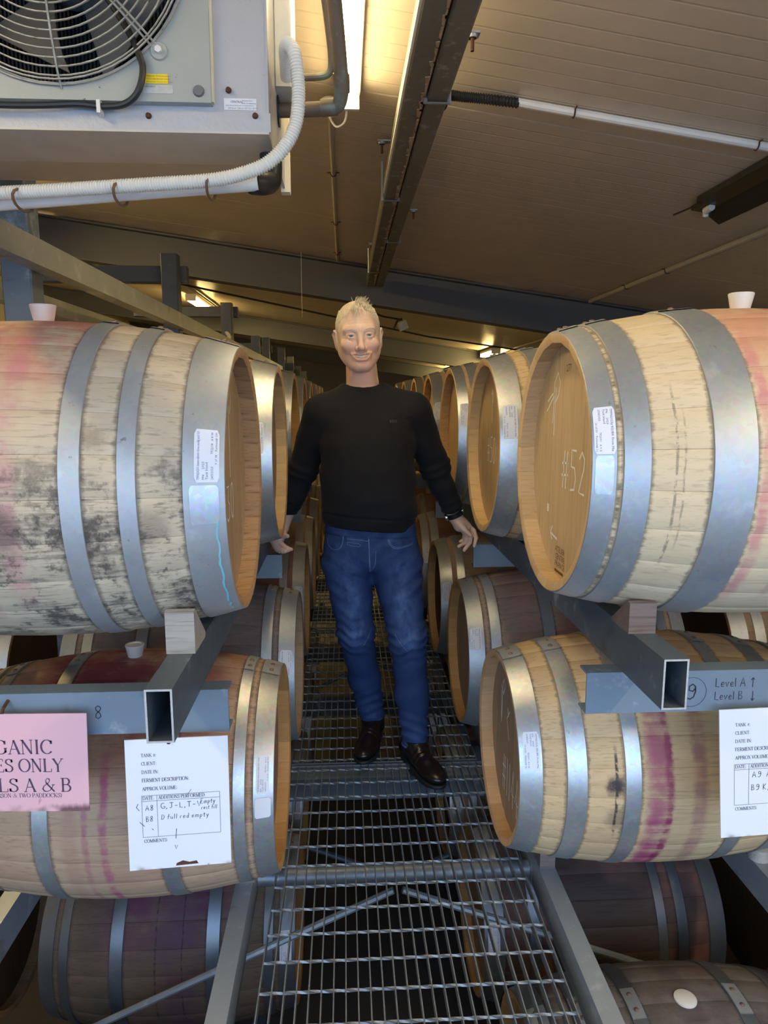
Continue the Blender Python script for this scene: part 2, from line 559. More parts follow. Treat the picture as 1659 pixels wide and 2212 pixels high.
# ------------------------------------------------------------------ ceiling services
cc = thing('ceiling_channel', 'pair of rust-streaked steel channels hung under the ceiling along the aisle', 'channel', (.255, 3.5, .9))
M_CHAN = worn_paint('channel_steel', (0.17, 0.155, 0.125), (0.52, 0.47, 0.38), (0.07, 0.06, 0.045), 0.55, 0.5, 0.15, sc_=14)
M_CHANR = worn_paint('channel_rust', (0.36, 0.25, 0.14), (0.66, 0.60, 0.48), (0.22, 0.07, 0.02), 0.9, 0.8, 0.0, sc_=22)
for xa in (.186, .259):
    part(cc, 'channel', MB().box(xa, xa + .066, -1.0, 6.0, .9, .985, 0, .006), M_CHAN)
rm = MB()
random.seed(3)
y = .8
while y < 5.9:                                   # flaking rust along the joint
    L = random.uniform(.02, .07); w = random.uniform(.003, .016) * (1.6 if random.random() < .15 else 1)
    rm.prism([(.250 - w, y), (.2515, y - .004), (.2515, y + L), (.249 - w * random.uniform(.4, 1), y + L * .8)], 'z', .8975, .9005)
    y += L * random.uniform(.6, 1.3)
part(cc, 'rust_crust', rm, M_CHANR)
part(cc, 'light_strip', MB().box(.180, .187, -1.0, 3.35, .905, .913), plain('pale_edge_strip', (0.86, 0.82, 0.66), 0.5))
for (xa, yy, ear) in ((.255, 2.33, .385), (.182, 3.42, .155), (.255, 4.3, .385), (.182, 5.3, .155)):
    m = MB()
    m.tube([(xa, yy, 1.06), (xa, yy, .893), (xa + .073, yy, .893), (xa + .073, yy, 1.06)], .0075, 6)
    a = part(cc, 'strap', m, M_GALVB, True)
for (bx, by) in ((.166, 3.173), (.376, 2.209), (.195, 5.14), (.391, 4.132)):
    z = ceil_z(bx)
    s = -1 if bx < .25 else 1
    m = MB().box(min(bx - s * .05, bx + s * .02), max(bx - s * .05, bx + s * .02), by - .018, by + .018, z - .026, z - .02)
    m.lathe([(-.034, .013), (-.026, .017), (-.02, .017)], (bx, by, z), 'z', 12)
    br = part(cc, 'bracket', m, M_GALVB, True)
    part(br, 'bolt', MB().lathe([(-.068, .0001), (-.068, .0055), (-.034, .0055), (-.034, .010), (-.026, .010)], (bx, by, z), 'z', 8), M_RUST)

def conduit(name, label, pts, r, mat, cat='conduit', clips=(), clipmat=None, up=True, group=None):
    t = thing(name, label, cat, pts[len(pts) // 2], group)
    part(t, 'tube', MB().tube(pts, r, 10), mat, True)
    for (p, ax) in clips:
        m = MB()
        q = Vector(p)
        ring = []
        for k in range(9):
            an = math.pi * k / 8 + math.pi
            d = Vector((math.cos(an), 0, math.sin(an))) if ax == 'y' else Vector((0, math.cos(an), math.sin(an)))
            ring.append(q + d * (r + .002))
        lug = Vector((.03, 0, 0)) if ax == 'y' else Vector((0, .03, 0))
        m.tube([ring[0] - lug * .6 + Vector((0, 0, r * .45)), ring[0] + Vector((0, 0, r * .45))] + ring + [ring[-1] + Vector((0, 0, r * .45)), ring[-1] + lug * .6 + Vector((0, 0, r * .45))], .003, 6)
        part(t, 'clip', m, clipmat or M_RUST, True)
    return t

def cl(x, y, d=.014): return (x, y, ceil_z(x) - d)
conduit('ceiling_conduit', 'thin grey conduit on the ceiling left of the steel channels', [cl(-.045, 2.95), cl(-.045, 4), cl(-.045, 6.0)], .011, M_GREYP, clips=[(cl(-.045, 3.75), 'y'), (cl(-.045, 4.75), 'y'), (cl(-.045, 5.7), 'y')])
conduit('ceiling_conduit', 'white plastic conduit crossing the ceiling to the right of the channels', [cl(.60, 2.6, .0175), cl(1.2, 2.6, .0175), cl(1.545, 2.6, .0175)], .0145, M_WHITEP, clips=[(cl(.80, 2.6, .0175), 'x'), (cl(1.46, 2.6, .0175), 'x')])
pts = smooth_path([(.335, 2.55, .97), (.36, 2.6, 1.02), (.42, 2.61, ceil_z(.42) - .027), cl(.5, 2.605, .023), cl(.61, 2.6, .0195)], 10)
t = thing('corrugated_hose', 'black corrugated hose joining the white ceiling conduit to the channel', 'hose', (.45, 2.6, 1.0))
m = MB(); pp = [Vector(a).lerp(Vector(b), k / 4) for a, b in zip(pts[:-1], pts[1:]) for k in range(4)]
m.tube(pp, .017, 10, rfun=lambda i: .0175 if i % 4 < 2 else .014)
part(t, 'hose', m, M_BLACK, True)
conduit('ceiling_conduit', 'long grey conduit on the ceiling towards the right-hand wall', [cl(2.04, 1.0, .021), cl(2.04, 3, .021), cl(2.04, 5.98, .021)], .017, M_GREYP, clips=[(cl(2.04, 4.55, .021), 'y'), (cl(2.04, 5.2, .021), 'y')], clipmat=M_BLACK)
for i, (x, ya, yb) in enumerate(((2.5, 6.3, 12.0), (-1.9, 6.3, 12.0))):
    conduit('ceiling_conduit', ['brown conduit on the ceiling of the second bay, right side', 'brown conduit on the ceiling of the second bay, above the left rack posts'][i], [cl(x, ya, .02), cl(x, (ya + yb) / 2, .02), cl(x, yb, .02)], .016, M_GREYP)
conduit('ceiling_cable', 'dark cable strung across the second ceiling bay', [cl(-3, 8.2, .05), cl(-.6, 9.4, .06), cl(1.2, 10.3, .07), cl(3.6, 10.6, .03)], .012, M_BLACK, 'cable')

# lit and unlit battens
M_LAMP = emit('lit_diffuser', (1.0, 0.79, 0.42), LAMP)
M_LAMPN = emit('lit_diffuser_near', (1.0, 0.80, 0.44), LAMP * .42)
M_LAMPY = emit('lit_diffuser_yellow', (1.0, 0.72, 0.26), LAMP * 1.5)
M_TUBE = emit('lit_tube', (1.0, 0.88, 0.62), LAMP * 1.6)
def batten(x, y0, y1, label, w=.075, drop=.0, tubes=False):
    zc = ceil_z(x) - .0015 - .1425 * (w / 2 + .008)
    t = thing('batten_light', label, 'ceiling light', (x, (y0 + y1) / 2, zc - .09), 'lit ceiling battens' )
    part(t, 'housing', MB().box(x - w / 2 - .008, x + w / 2 + .008, y0 - .01, y1 + .01, zc - .045, zc - .001, 0, .008), M_WHITEP)
    part(t, 'diffuser', MB().box(x - w / 2, x + w / 2, y0, y1, zc - .088, zc - .045, 0, .014), M_LAMPY if y0 > 3 else M_LAMPN if y0 > 1 else M_LAMP)
    part(t, 'end_cap', MB().box(x - w / 2 - .004, x + w / 2 + .004, y1 - .004, y1 + .014, zc - .09, zc - .04), M_WHITEP)
    part(t, 'end_cap', MB().box(x - w / 2 - .004, x + w / 2 + .004, y0 - .014, y0 + .004, zc - .09, zc - .04), M_WHITEP)
    return t
b0 = batten(.022, 1.35, 2.70, 'lit batten light on the ceiling beside the cooling unit', .07)
for k in range(9):                                # ribs of the clear cover
    yy = 1.42 + k * .15
    part(b0, 'cover_rib', MB().box(-.0145, .0585, yy, yy + .004, ceil_z(.02) - .0895, ceil_z(.02) - .05), M_WHITEP)
part(b0, 'lead', MB().tube(smooth_path([(.02, 2.71, 1.03), (.01, 2.76, .99), (-.02, 2.80, .985), (-.045, 2.84, 1.03), (-.045, 2.9, 1.08)], 6), .004, 6), M_WHITEP, True)
jb = thing('junction_box', 'small round white junction box by the lit batten', 'junction box', (-.045, 2.86, 1.06))
part(jb, 'box', MB().lathe([(-.0, .0001), (0, .03), (.05, .032), (.055, .024), (.055, .0001)], (-.045, 2.86, 1.05), 'z', 16), M_CREAMP, 40)
part(jb, 'gland', MB().tube([(-.045, 2.88, 1.075), (-.045, 2.96, 1.085)], .015, 10), M_CREAMP, True)
batten(2.32, 11.0, 11.9, 'lit batten light on the right, above the second rafter bay', .13)
batten(2.58, 17.2, 18.0, 'small far lit batten near the third rafter, right', .13)
batten(-2.05, 10.0, 11.2, 'lit batten light behind the left rack posts', .13)
batten(-2.4, 3.6, 4.9, 'lit batten light above the left rack, mostly hidden by the cooling unit', .10)
batten(-3.4, 7.3, 8.6, 'lit batten light far left beyond the first rafter', .12)
batten(2.6, 7.0, 8.2, 'lit batten light hidden behind the upper right barrel', .12)  # unseen lamp added to brighten the second bay
batten(-1.75, -.75, .75, 'lit batten light near the door, left of the cooling unit', .10)
batten(1.75, -.75, .75, 'lit batten light near the door, right of the steel channels', .10)
batten(.5, 13.5, 14.8, 'lit batten light beyond the second rafter, hidden behind the man', .12)  # extra lamp, out of sight, added to lighten the third bay

bl = thing('unlit_batten', 'unlit black batten with an angled reflector on the ceiling, right', 'ceiling light', (1.64, 2.6, .78))
zc = ceil_z(1.63)
part(bl, 'back_plate', MB().prism([(1.565, zc + .005), (1.62, zc - .002), (1.62, zc - .03), (1.565, zc - .02)], 'y', 1.7, 3.24), M_BLACK)
part(bl, 'reflector', MB().prism([(1.60, zc - .022), (1.66, zc - .03), (1.735, zc - .082), (1.74, zc - .075), (1.665, zc - .005), (1.60, zc - .002)], 'y', 1.7, 3.36), plain('black_reflector', (0.022, 0.019, 0.016), 0.35))
part(bl, 'tube_holder', MB().tube([(1.635, 3.24, zc - .035), (1.635, 3.29, zc - .04)], .017, 10).tube([(1.635, 3.29, zc - .04), (1.64, 3.30, zc - .06)], .013, 8), M_CREAMP, True)
part(bl, 'cable_stub', MB().tube([(1.585, 3.24, zc - .022), (1.56, 3.45, zc - .02)], .004, 6), M_BLACK)
fl = thing('floodlight', 'small grey floodlight on a black cable behind the man', 'floodlight', (.7, 9.0, .9))
part(fl, 'lamp_head', MB().prism([(.66, .92), (.76, .96), (.80, .86), (.70, .82)], 'y', 8.95, 9.08), M_GALVB)
part(fl, 'bracket', MB().tube([(.62, 9.0, .86), (.66, 9.0, .95), (.72, 9.0, .975)], .014, 6), M_RUST)
part(fl, 'cable', MB().tube(smooth_path([(.40, 9.0, 1.035), (.48, 9.0, 1.00), (.6, 9.0, .98), (.72, 9.0, .96)], 6), .012, 6), M_BLACK)

# ------------------------------------------------------------------ barrel racks
def hollow(xa, xb, y0, y1, z0, z1, t=.004):
    """square tube along the aisle with open ends; material 1 on the cut ends"""
    m = MB()
    out = [(xa, z0), (xb, z0), (xb, z1), (xa, z1)]
    inn = [(xa + t, z0 + t), (xb - t, z0 + t), (xb - t, z1 - t), (xa + t, z1 - t)]
    for p, fl_ in ((out, False), (inn, True)):
        vs_ = [(q[0], y0, q[1]) for q in p] + [(q[0], y1, q[1]) for q in p]
        fs = [(i, (i + 1) % 4, 4 + (i + 1) % 4, 4 + i) for i in range(4)]
        m.add(vs_, [tuple(reversed(f)) for f in fs] if fl_ else fs, 0)
    for yy in (y0, y1):
        vs_ = [(q[0], yy, q[1]) for q in out] + [(q[0], yy, q[1]) for q in inn]
        m.add(vs_, [(i, (i + 1) % 4, 4 + (i + 1) % 4, 4 + i) for i in range(4)], 1)
    return m

def chan(x0, x1, y, z0, z1, dep=.05, t=.005):
    """channel beam across the rack, its web towards the camera"""
    m = MB()
    m.box(x0, x1, y, y + t, z0, z1)
    m.box(x0, x1, y + t, y + dep, z1 - t, z1)
    m.box(x0, x1, y + t, y + dep, z0, z0 + t)
    return m

RX = {'L': (-.372, -.321), 'R': (.624, .675)}
solo('hanging_thread', MB().tube([(-.33, 5.85, 1.135), (-.331, 5.852, .9), (-.329, 5.85, .64)], .0016, 4), M_CREAMP, 'pale thread hanging from the ceiling in front of the dark rafter', 'thread', True)
rackL = thing('barrel_rack', 'steel barrel rack on the left of the walkway', 'rack', (-.9, 5, -H), 'steel barrel racks')
rackR = thing('barrel_rack', 'steel barrel rack on the right of the walkway', 'rack', (1.2, 5, -H), 'steel barrel racks')
YEND = 9.2
for rk, s, (xa, xb), ya in ((rackL, -1, RX['L'], 1.255), (rackR, 1, RX['R'], 1.300)):
    ztA = -.527 if s < 0 else -.507
    xB = -.042 if s > 0 else .034
    zB = -1.434 if s < 0 else -1.421
    for (zt, y0, mt) in ((ztA, ya, M_STEEL), (zB, .75, M_GALVB), (-2.345, .9, M_STEEL)):
        for k in (0, 1):
            off = s * .675 * k + (xB if zt == zB else 0)
            part(rk, 'rail', hollow(xa + off, xb + off, y0, YEND, zt - .105, zt), [mt, M_EDGE])
    # cross beams under the upper rails; the near one carries the signs
    xe0, xe1 = (-1.30, -.262) if s < 0 else (.543, 1.62)
    for y in (1.5, 2.865 if s < 0 else 2.93, 4.2, 5.6, 7.0, 8.4):
        part(rk, 'crossbeam', chan(xe0, xe1, y, ztA - .204, ztA - .106), M_PLATE)
        for zt in ((zB, -2.345) if y > 2 else ()):
            part(rk, 'crossbeam', chan(xe0, xe1, 4.62 if y == 4.2 else y, zt - .20, zt - .1065), M_STEEL)
        px = -1.18 if s < 0 else 1.465
        part(rk, 'upright', MB().box(px - .03, px + .03, y + .055, y + .115, -H + .001, ztA - .1), M_STEEL)
# upper frame of the left rack: long rails above the barrels, posts, cross ties
part(rackL, 'top_rail', hollow(-.845, -.793, .55, 9.4, .345, .413), [M_GALVY, M_EDGE])
part(rackL, 'top_rail', hollow(-1.262, -1.205, .9, 9.4, .345, .413), [M_GALVY, M_EDGE])
for (px, py, top) in ((-.880, 2.09, .93), (-.862, 3.77, .712), (-.85, 5.425, .69), (-.85, 7.12, .60), (-.85, 8.05, .66)):
    part(rackL, 'post', MB().box(px - .045, px + .035, py - .04, py + .04, -.61, top, 0, .004), M_STEELD if py > 3 else M_STEEL)
for (py, z0, z1, xr) in ((3.82, .585, .668, -.80), (5.5, .60, .675, -.79), (7.17, .46, .54, -.86), (8.1, .5, .58, -.80)):
    part(rackL, 'cross_tie', MB().box(-1.55, xr, py, py + .06, z0, z1, 0, .004), M_STEELD)
for (px, py, top) in ((-.97, 9.8, .64), (-.97, 11.5, .62), (-.97, 13.4, .60), (-.97, 15.4, .58)):
    pass
rackF = thing('barrel_rack', 'far steel rack frame of posts and ties behind the left barrels', 'rack', (-.95, 12, -H), 'steel barrel racks')
for (px, py, top) in ((-.85, 9.9, .68), (-.855, 11.6, .66), (-.86, 13.6, .60), (-.86, 15.6, .58)):
    part(rackF, 'post', MB().box(px - .05, px + .05, py - .04, py + .04, -H + .001, top), M_STEELD)
    part(rackF, 'cross_tie', MB().box(px - .7, px + .16, py + .04, py + .1, top - .3, top - .2), M_STEELD)
for x in (-.95, -1.5):
    part(rackF, 'rail', MB().box(x - .03, x + .03, 9.5, 16.5, .30, .37), M_STEELD)
part(rackR, 'cable_tie', MB().tube(smooth_path([(1.02, 1.49, -.60), (1.045, 1.47, -.56), (1.02, 1.45, -.53), (.995, 1.44, -.50), (.985, 1.42, -.46)], 6), .006, 6), M_BLACK, True)
wrap = rackL
part(rackL, 'rag_tie', MB().tube(smooth_path([(-.86, 5.40, .48), (-.83, 5.38, .44), (-.87, 5.38, .38), (-.82, 5.39, .33), (-.85, 5.40, .28)], 6), .018, 6), plain('rag', (.42, .38, .27), .9), True)

# ------------------------------------------------------------------ walkway
def twisted(x0, x1):
    m = MB()
    n = 44
    m.tube([(x0 + (x1 - x0) * i / n, 0, 0) for i in range(n + 1)], .0043, 4, twist=.55)
    return m
def flatbar(L):
    return MB().box(-.0016, .0016, 0, L, -.013, .013)
TW = {}
def copies(base_obj, locs):
    for l in locs:
        c = base_obj.copy(); COL.objects.link(c); c.location = l
def grating(x0, x1, y0, y1, label, detailed=True):
    g = thing('grating_panel', label, 'grating', ((x0 + x1) / 2, (y0 + y1) / 2, -1.477), 'walkway grating panels')
    cx, cy = (x0 + x1) / 2, (y0 + y1) / 2
    nb = int(round((x1 - x0) / .0305)); nt = int(round((y1 - y0) / .1))
    xs = [x0 + (x1 - x0) * i / nb for i in range(nb + 1)]
    yt = [y0 + .03 + (y1 - y0 - .06) * i / nt for i in range(nt + 1)]
    if detailed:
        mb = flatbar(y1 - y0).mesh('bearing_bar', M_GRATE)
        mt = twisted(x0 - cx, x1 - cx).mesh('twisted_bar', M_GRATE)
        for x in xs:
            o = link('bearing_bar', mb, g); o.location = (x - cx, y0 - cy, .013)
        for y in yt:
            o = link('twisted_bar', mt, g); o.location = (0, y - cy, .0212)
        me = MB().box(x0 - cx, x1 - cx, -.002, .002, -.013, .013).mesh('end_bar', M_GRATE)
        for y in (y0, y1):
            o = link('end_bar', me, g); o.location = (0, y - cy, .013)
    else:
        m = MB()
        for x in xs: m.box(x - .0016, x + .0016, y0, y1, -1.477, -1.451)
        for y in yt: m.box(x0, x1, y - .004, y + .004, -1.460, -1.4515)
        part(g, 'bar_mesh', m, M_GRATE, kind='stuff')
    return g
GX0, GX1 = -.224, .545
grating(GX0, GX1, .95, 2.655, 'nearest steel grating panel, in front of the man\'s boots')
grating(GX0, GX1 - .02, 2.675, 4.35, 'steel grating panel under the man\'s feet')
grating(GX0, GX1 - .02, 4.37, 6.05, 'third grating panel, behind the man', False)
grating(GX0, GX1 - .02, 6.07, 9.2, 'farthest grating panel along the aisle', False)
wb_ = thing('walkway_bearer', 'round galvanised tube under the near grating panel', 'bearer', (.16, 2.06, -1.53), 'bearers under the walkway')
part(wb_, 'tube', MB().tube([(RX['L'][1] + .0355, 2.06, -1.503), (RX['R'][0] - .0435, 2.06, -1.503)], .0255, 16), M_GALVB, 40)
part(wb_, 'end_plate', MB().box(RX['R'][0] - .032, RX['R'][0] - .04355, 2.02, 2.10, -1.53, -1.462), M_GALVB)
for i, y in enumerate((2.60, 3.36, 4.1, 4.9, 5.7, 6.6)):
    t = thing('walkway_bearer', ['blue-grey channel bearer under the joint at the man\'s toes', 'channel bearer crossing behind the man\'s ankles', 'channel bearer crossing behind the man\'s knees', 'channel bearer farther back under the third grating panel', 'fifth channel bearer under the third grating panel', 'last channel bearer under the far grating'][i], 'bearer', (.16, y, -1.57), 'bearers under the walkway')
    part(t, 'channel', MB().box(RX['L'][1] + .0355, RX['R'][0] - .0435, y, y + .006, -1.57, -1.478).box(RX['L'][1] + .0355, RX['R'][0] - .0435, y + .006, y + .07, -1.484, -1.478), M_STEEL if i else M_PLATE)
    if i == 0:
        for zz in (-1.50, -1.545):
            part(t, 'bolt', MB().lathe([(-.012, .0001), (-.012, .011), (0, .011)], (.553, y, zz), 'y', 6).lathe([(-.004, .017), (0, .017)], (.553, y, zz), 'y', 12), M_GALVB)
for i, (a, b) in enumerate((((.145, 2.075, -1.575), (-.86, 2.075, -2.04)), ((.175, 2.075, -1.575), (1.18, 2.075, -1.96)), ((-.165, 2.76, -1.88), (.14, 2.76, -2.005)), ((.435, 2.76, -1.935), (.18, 2.76, -2.045)), ((.145, 4.15, -1.6), (-.17, 4.15, -1.75)), ((.175, 4.15, -1.6), (.45, 4.15, -1.73)))):
    lab = ['steel brace rod sloping down to the left below the near grating', 'steel brace rod sloping down to the right below the near grating', 'brace rod under the grating in front of the boots, left half', 'brace rod under the grating in front of the boots, right half', 'dim brace rod far below the grating, left', 'dim brace rod far below the grating, right'][i]
    solo('brace_rod', MB().tube([a, b], .0115, 8), M_GALVB if i < 2 else M_STEEL, lab, 'brace rod', True, 'brace rods below the walkway')
# ------------------------------------------------------------------ lettering: a stroke alphabet with serifs, and a hand
def arc(cx, cy, rx, ry, a0, a1, n=12):
    return [(cx + rx * math.cos(rad(a0 + (a1 - a0) * i / n)), cy + ry * math.sin(rad(a0 + (a1 - a0) * i / n))) for i in range(n + 1)]
ST = [(.14, 0), (.14, 1)]
# glyph: width, strokes (points, or (points, 'T'|'t')), serif centres
SER = {
 'A': (.74, [([(.08, 0), (.37, 1)], 't'), ([(.36, 1), (.66, 0)], 'T'), [(.19, .35), (.54, .35)]], [(.08, 0), (.66, 0)]),
 'B': (.68, [ST, [(.14, 1), (.34, 1)] + arc(.34, .76, .2, .24, 90, -90) + [(.14, .52)], [(.34, .52)] + arc(.36, .26, .24, .26, 90, -90) + [(.14, 0)]], [(.1, 0), (.1, 1)]),
 'C': (.74, [arc(.42, .5, .35, .5, 40, 320, 20), [(.68, .96), (.68, .7)]], []),
 'D': (.80, [ST, [(.14, 1), (.34, 1)] + arc(.34, .5, .39, .5, 90, -90, 16) + [(.14, 0)]], [(.1, 0), (.1, 1)]),
 'E': (.66, [ST, [(.14, 1), (.56, 1)], [(.14, .52), (.46, .52)], [(.14, 0), (.6, 0)], ([(.57, 1), (.57, .82)], 't'), ([(.6, 0), (.6, .2)], 't'), ([(.46, .62), (.46, .42)], 't')], [(.1, 0), (.1, 1)]),
 'F': (.60, [ST, [(.14, 1), (.55, 1)], [(.14, .52), (.44, .52)], ([(.55, 1), (.55, .82)], 't')], [(.14, 0), (.1, 1)]),
 'G': (.84, [arc(.42, .5, .36, .5, 45, 330, 20), [(.70, .42), (.70, .1)], [(.68, .96), (.68, .7)]], [(.70, .42)]),
 'H': (.80, [ST, [(.64, 0), (.64, 1)], [(.14, .52), (.64, .52)]], [(.14, 0), (.14, 1), (.64, 0), (.64, 1)]),
 'I': (.34, [[(.17, 0), (.17, 1)]], [(.17, 0), (.17, 1)]),
 'K': (.76, [ST, ([(.62, 1), (.18, .44)], 't'), ([(.3, .58), (.66, 0)], 'T')], [(.14, 0), (.14, 1), (.6, 1), (.66, 0)]),
 'L': (.64, [ST, [(.14, 0), (.58, 0)], ([(.58, 0), (.58, .24)], 't')], [(.1, 0), (.14, 1)]),
 'M': (.94, [([(.13, 0), (.15, 1)], 't'), ([(.15, 1), (.46, 0)], 'T'), ([(.46, 0), (.78, 1)], 't'), [(.79, 1), (.79, 0)]], [(.13, 0), (.12, 1), (.79, 0), (.82, 1)]),
 'N': (.80, [([(.13, 0), (.13, 1)], 't'), ([(.12, 1), (.65, 0)], 'T'), ([(.65, 0), (.65, 1)], 't')], [(.13, 0), (.1, 1), (.65, 1)]),
 'O': (.84, [arc(.42, .5, .36, .5, 0, 360, 28)], []),
 'P': (.64, [ST, [(.14, 1), (.34, 1)] + arc(.34, .73, .23, .27, 90, -90) + [(.14, .46)]], [(.14, 0), (.1, 1)]),
 'R': (.74, [ST, [(.14, 1), (.34, 1)] + arc(.34, .75, .22, .25, 90, -90) + [(.14, .5)], ([(.34, .5), (.66, 0)], 'T')], [(.14, 0), (.1, 1), (.68, 0)]),
 'S': (.60, [[(.5, .78), (.47, .93), (.3, 1), (.14, .93), (.09, .76), (.18, .62), (.4, .5), (.52, .36), (.53, .2), (.45, .06), (.28, 0), (.12, .06), (.08, .22)], [(.5, .98), (.5, .74)], [(.08, .02), (.08, .26)]], []),
 'T': (.68, [[(.34, 0), (.34, 1)], [(.05, 1), (.63, 1)], ([(.05, 1), (.05, .8)], 't'), ([(.63, 1), (.63, .8)], 't')], [(.34, 0)]),
 'U': (.80, [[(.14, 1), (.14, .3)] + arc(.39, .28, .25, .28, 180, 360) + [(.64, 1)]], [(.14, 1), (.64, 1)]),
 'V': (.74, [([(.08, 1), (.36, 0)], 'T'), ([(.36, 0), (.65, 1)], 't')], [(.08, 1), (.65, 1)]),
 'W': (1.0, [([(.06, 1), (.28, 0)], 'T'), ([(.28, 0), (.5, 1)], 't'), ([(.46, 1), (.70, 0)], 'T'), ([(.70, 0), (.94, 1)], 't')], [(.06, 1), (.48, 1), (.94, 1)]),
 'X': (.74, [([(.1, 1), (.64, 0)], 'T'), ([(.64, 1), (.08, 0)], 't')], [(.1, 1), (.64, 0), (.64, 1), (.08, 0)]),
 'Y': (.74, [([(.08, 1), (.37, .48)], 'T'), ([(.37, .48), (.66, 1)], 't'), [(.37, .48), (.37, 0)]], [(.08, 1), (.66, 1), (.37, 0)]),
 '&': (.86, [([(.80, 0), (.32, .64), (.27, .84), (.37, 1), (.5, .95), (.52, .8), (.4, .62), (.15, .42), (.08, .22), (.16, .05), (.34, 0), (.54, .1), (.68, .34), (.74, .52)], None)], [(.74, .52)]),
 ':': (.26, [([(.11, 0), (.13, .12)], 'T'), ([(.11, .5), (.13, .62)], 'T')], []),
 '#': (.6, [([(.18, 0), (.28, .9)], 't'), ([(.4, 0), (.5, .9)], 't'), [(.08, .3), (.56, .3)], [(.1, .6), (.58, .6)]], []),
 '(': (.34, [arc(.5, .45, .4, .65, 125, 235, 10)], []),
 ')': (.34, [arc(-.16, .45, .4, .65, 55, -55, 10)], []),
}
HND = {
 '8': (.6, [[(.5, .85), (.3, 1), (.12, .85), (.16, .65), (.42, .42), (.48, .16), (.28, 0), (.1, .12), (.14, .36), (.44, .66), (.5, .85)]]),
 '9': (.6, [[(.5, .72), (.36, .52), (.14, .6), (.14, .86), (.34, 1), (.5, .84), (.52, .5), (.42, .14), (.22, 0), (.06, .06)]]),
 'A': (.72, [[(.05, 0), (.34, 1), (.62, 0)], [(.16, .36), (.52, .38)]]),
 'B': (.6, [[(.12, 0), (.12, 1), (.42, .92), (.44, .66), (.14, .52), (.5, .4), (.5, .1), (.12, 0)]]),
 'C': (.6, [arc(.4, .5, .32, .5, 60, 310)]),
 'D': (.6, [[(.1, 0), (.1, 1), (.4, .86), (.52, .5), (.4, .1), (.1, 0)]]),
 'G': (.6, [arc(.36, .5, .3, .5, 60, 340) + [(.4, .4)]]),
 'J': (.6, [[(.1, 1), (.6, 1)], [(.38, 1), (.38, .16), (.24, 0), (.08, .14)]]),
 'L': (.55, [[(.12, 1), (.12, .02), (.5, 0)]]),
 'T': (.6, [[(.04, 1), (.58, 1)], [(.3, 1), (.3, 0)]]),
 'V': (.6, [[(.06, 1), (.28, 0), (.54, 1)]]),
 'K': (.62, [[(.12, 0), (.12, 1)], [(.54, 1), (.14, .46), (.56, 0)]]),
 'E': (.55, [[(.5, 1), (.12, 1), (.12, 0), (.5, 0)], [(.12, .5), (.42, .52)]]),
 'P': (.55, [[(.12, 0), (.12, 1), (.42, .92), (.44, .62), (.14, .5)]]),
 'e': (.42, [[(.06, .28), (.36, .32), (.32, .52), (.16, .54), (.06, .3), (.14, .02), (.38, .08)]]),
 'v': (.42, [[(.04, .54), (.2, 0), (.38, .56)]]),
 'l': (.2, [[(.1, 1), (.1, 0)]]),
 'm': (.66, [[(.06, 0), (.08, .5), (.3, .5), (.3, 0)], [(.3, .42), (.44, .52), (.54, .46), (.56, 0)]]),
 'p': (.42, [[(.08, -.4), (.08, .52), (.3, .5), (.36, .2), (.1, .04)]]),
 't': (.36, [[(.16, .86), (.16, .06), (.32, .02)], [(.02, .56), (.32, .58)]]),
 'y': (.42, [[(.04, .54), (.18, .08)], [(.38, .54), (.12, -.4)]]),
 'r': (.36, [[(.08, 0), (.08, .52), (.3, .5)]]),
 's': (.36, [[(.32, .5), (.1, .5), (.1, .3), (.3, .22), (.28, .02), (.04, .02)]]),
 'f': (.34, [[(.32, .94), (.18, .98), (.14, 0)], [(.02, .52), (.3, .54)]]),
 'u': (.44, [[(.06, .54), (.08, .08), (.3, .06), (.34, .54), (.36, 0)]]),
 'i': (.18, [[(.08, .52), (.08, 0)], [(.08, .72), (.08, .76)]]),
 'n': (.42, [[(.06, 0), (.08, .52), (.32, .48), (.34, 0)]]),
 'd': (.42, [[(.32, .4), (.1, .44), (.06, .1), (.3, .06)], [(.34, 1), (.34, 0)]]),
 'a': (.42, [[(.32, .46), (.1, .48), (.06, .1), (.3, .08)], [(.34, .52), (.36, 0)]]),
 ',': (.24, [[(.12, .1), (.04, -.2)]]),
 '-': (.46, [[(.06, .42), (.4, .44)]]),
 '.': (.2, [[(.06, .02), (.1, .06)]]),
 '/': (.4, [[(.02, -.1), (.36, 1)]]),
 '#': (.62, [[(.16, 0), (.26, .95)], [(.4, 0), (.5, .95)], [(.04, .32), (.56, .36)], [(.06, .62), (.58, .66)]]),
 '0': (.56, [arc(.28, .5, .22, .5, 0, 360)]),
 '1': (.3, [[(.15, 1), (.15, 0)]]),
 '2': (.56, [[(.06, .82), (.24, 1), (.44, .84), (.4, .6), (.08, .04), (.5, .02)]]),
 '3': (.56, [[(.08, .96), (.44, .96), (.22, .6), (.46, .44), (.42, .1), (.2, 0), (.06, .1)]]),
 '4': (.56, [[(.34, 0), (.34, 1), (.06, .34), (.5, .36)]]),
 '5': (.56, [[(.48, 1), (.12, 1), (.1, .6), (.36, .58), (.48, .34), (.38, .06), (.08, .02)]]),
 '7': (.5, [[(.06, 1), (.46, 1), (.2, 0)]]),
 '^': (.5, [[(.24, 0), (.24, 1)], [(.06, .76), (.24, 1), (.42, .76)]]),
 '|': (.5, [[(.24, 0), (.24, 1)], [(.06, .24), (.24, 0), (.42, .24)]]),
}

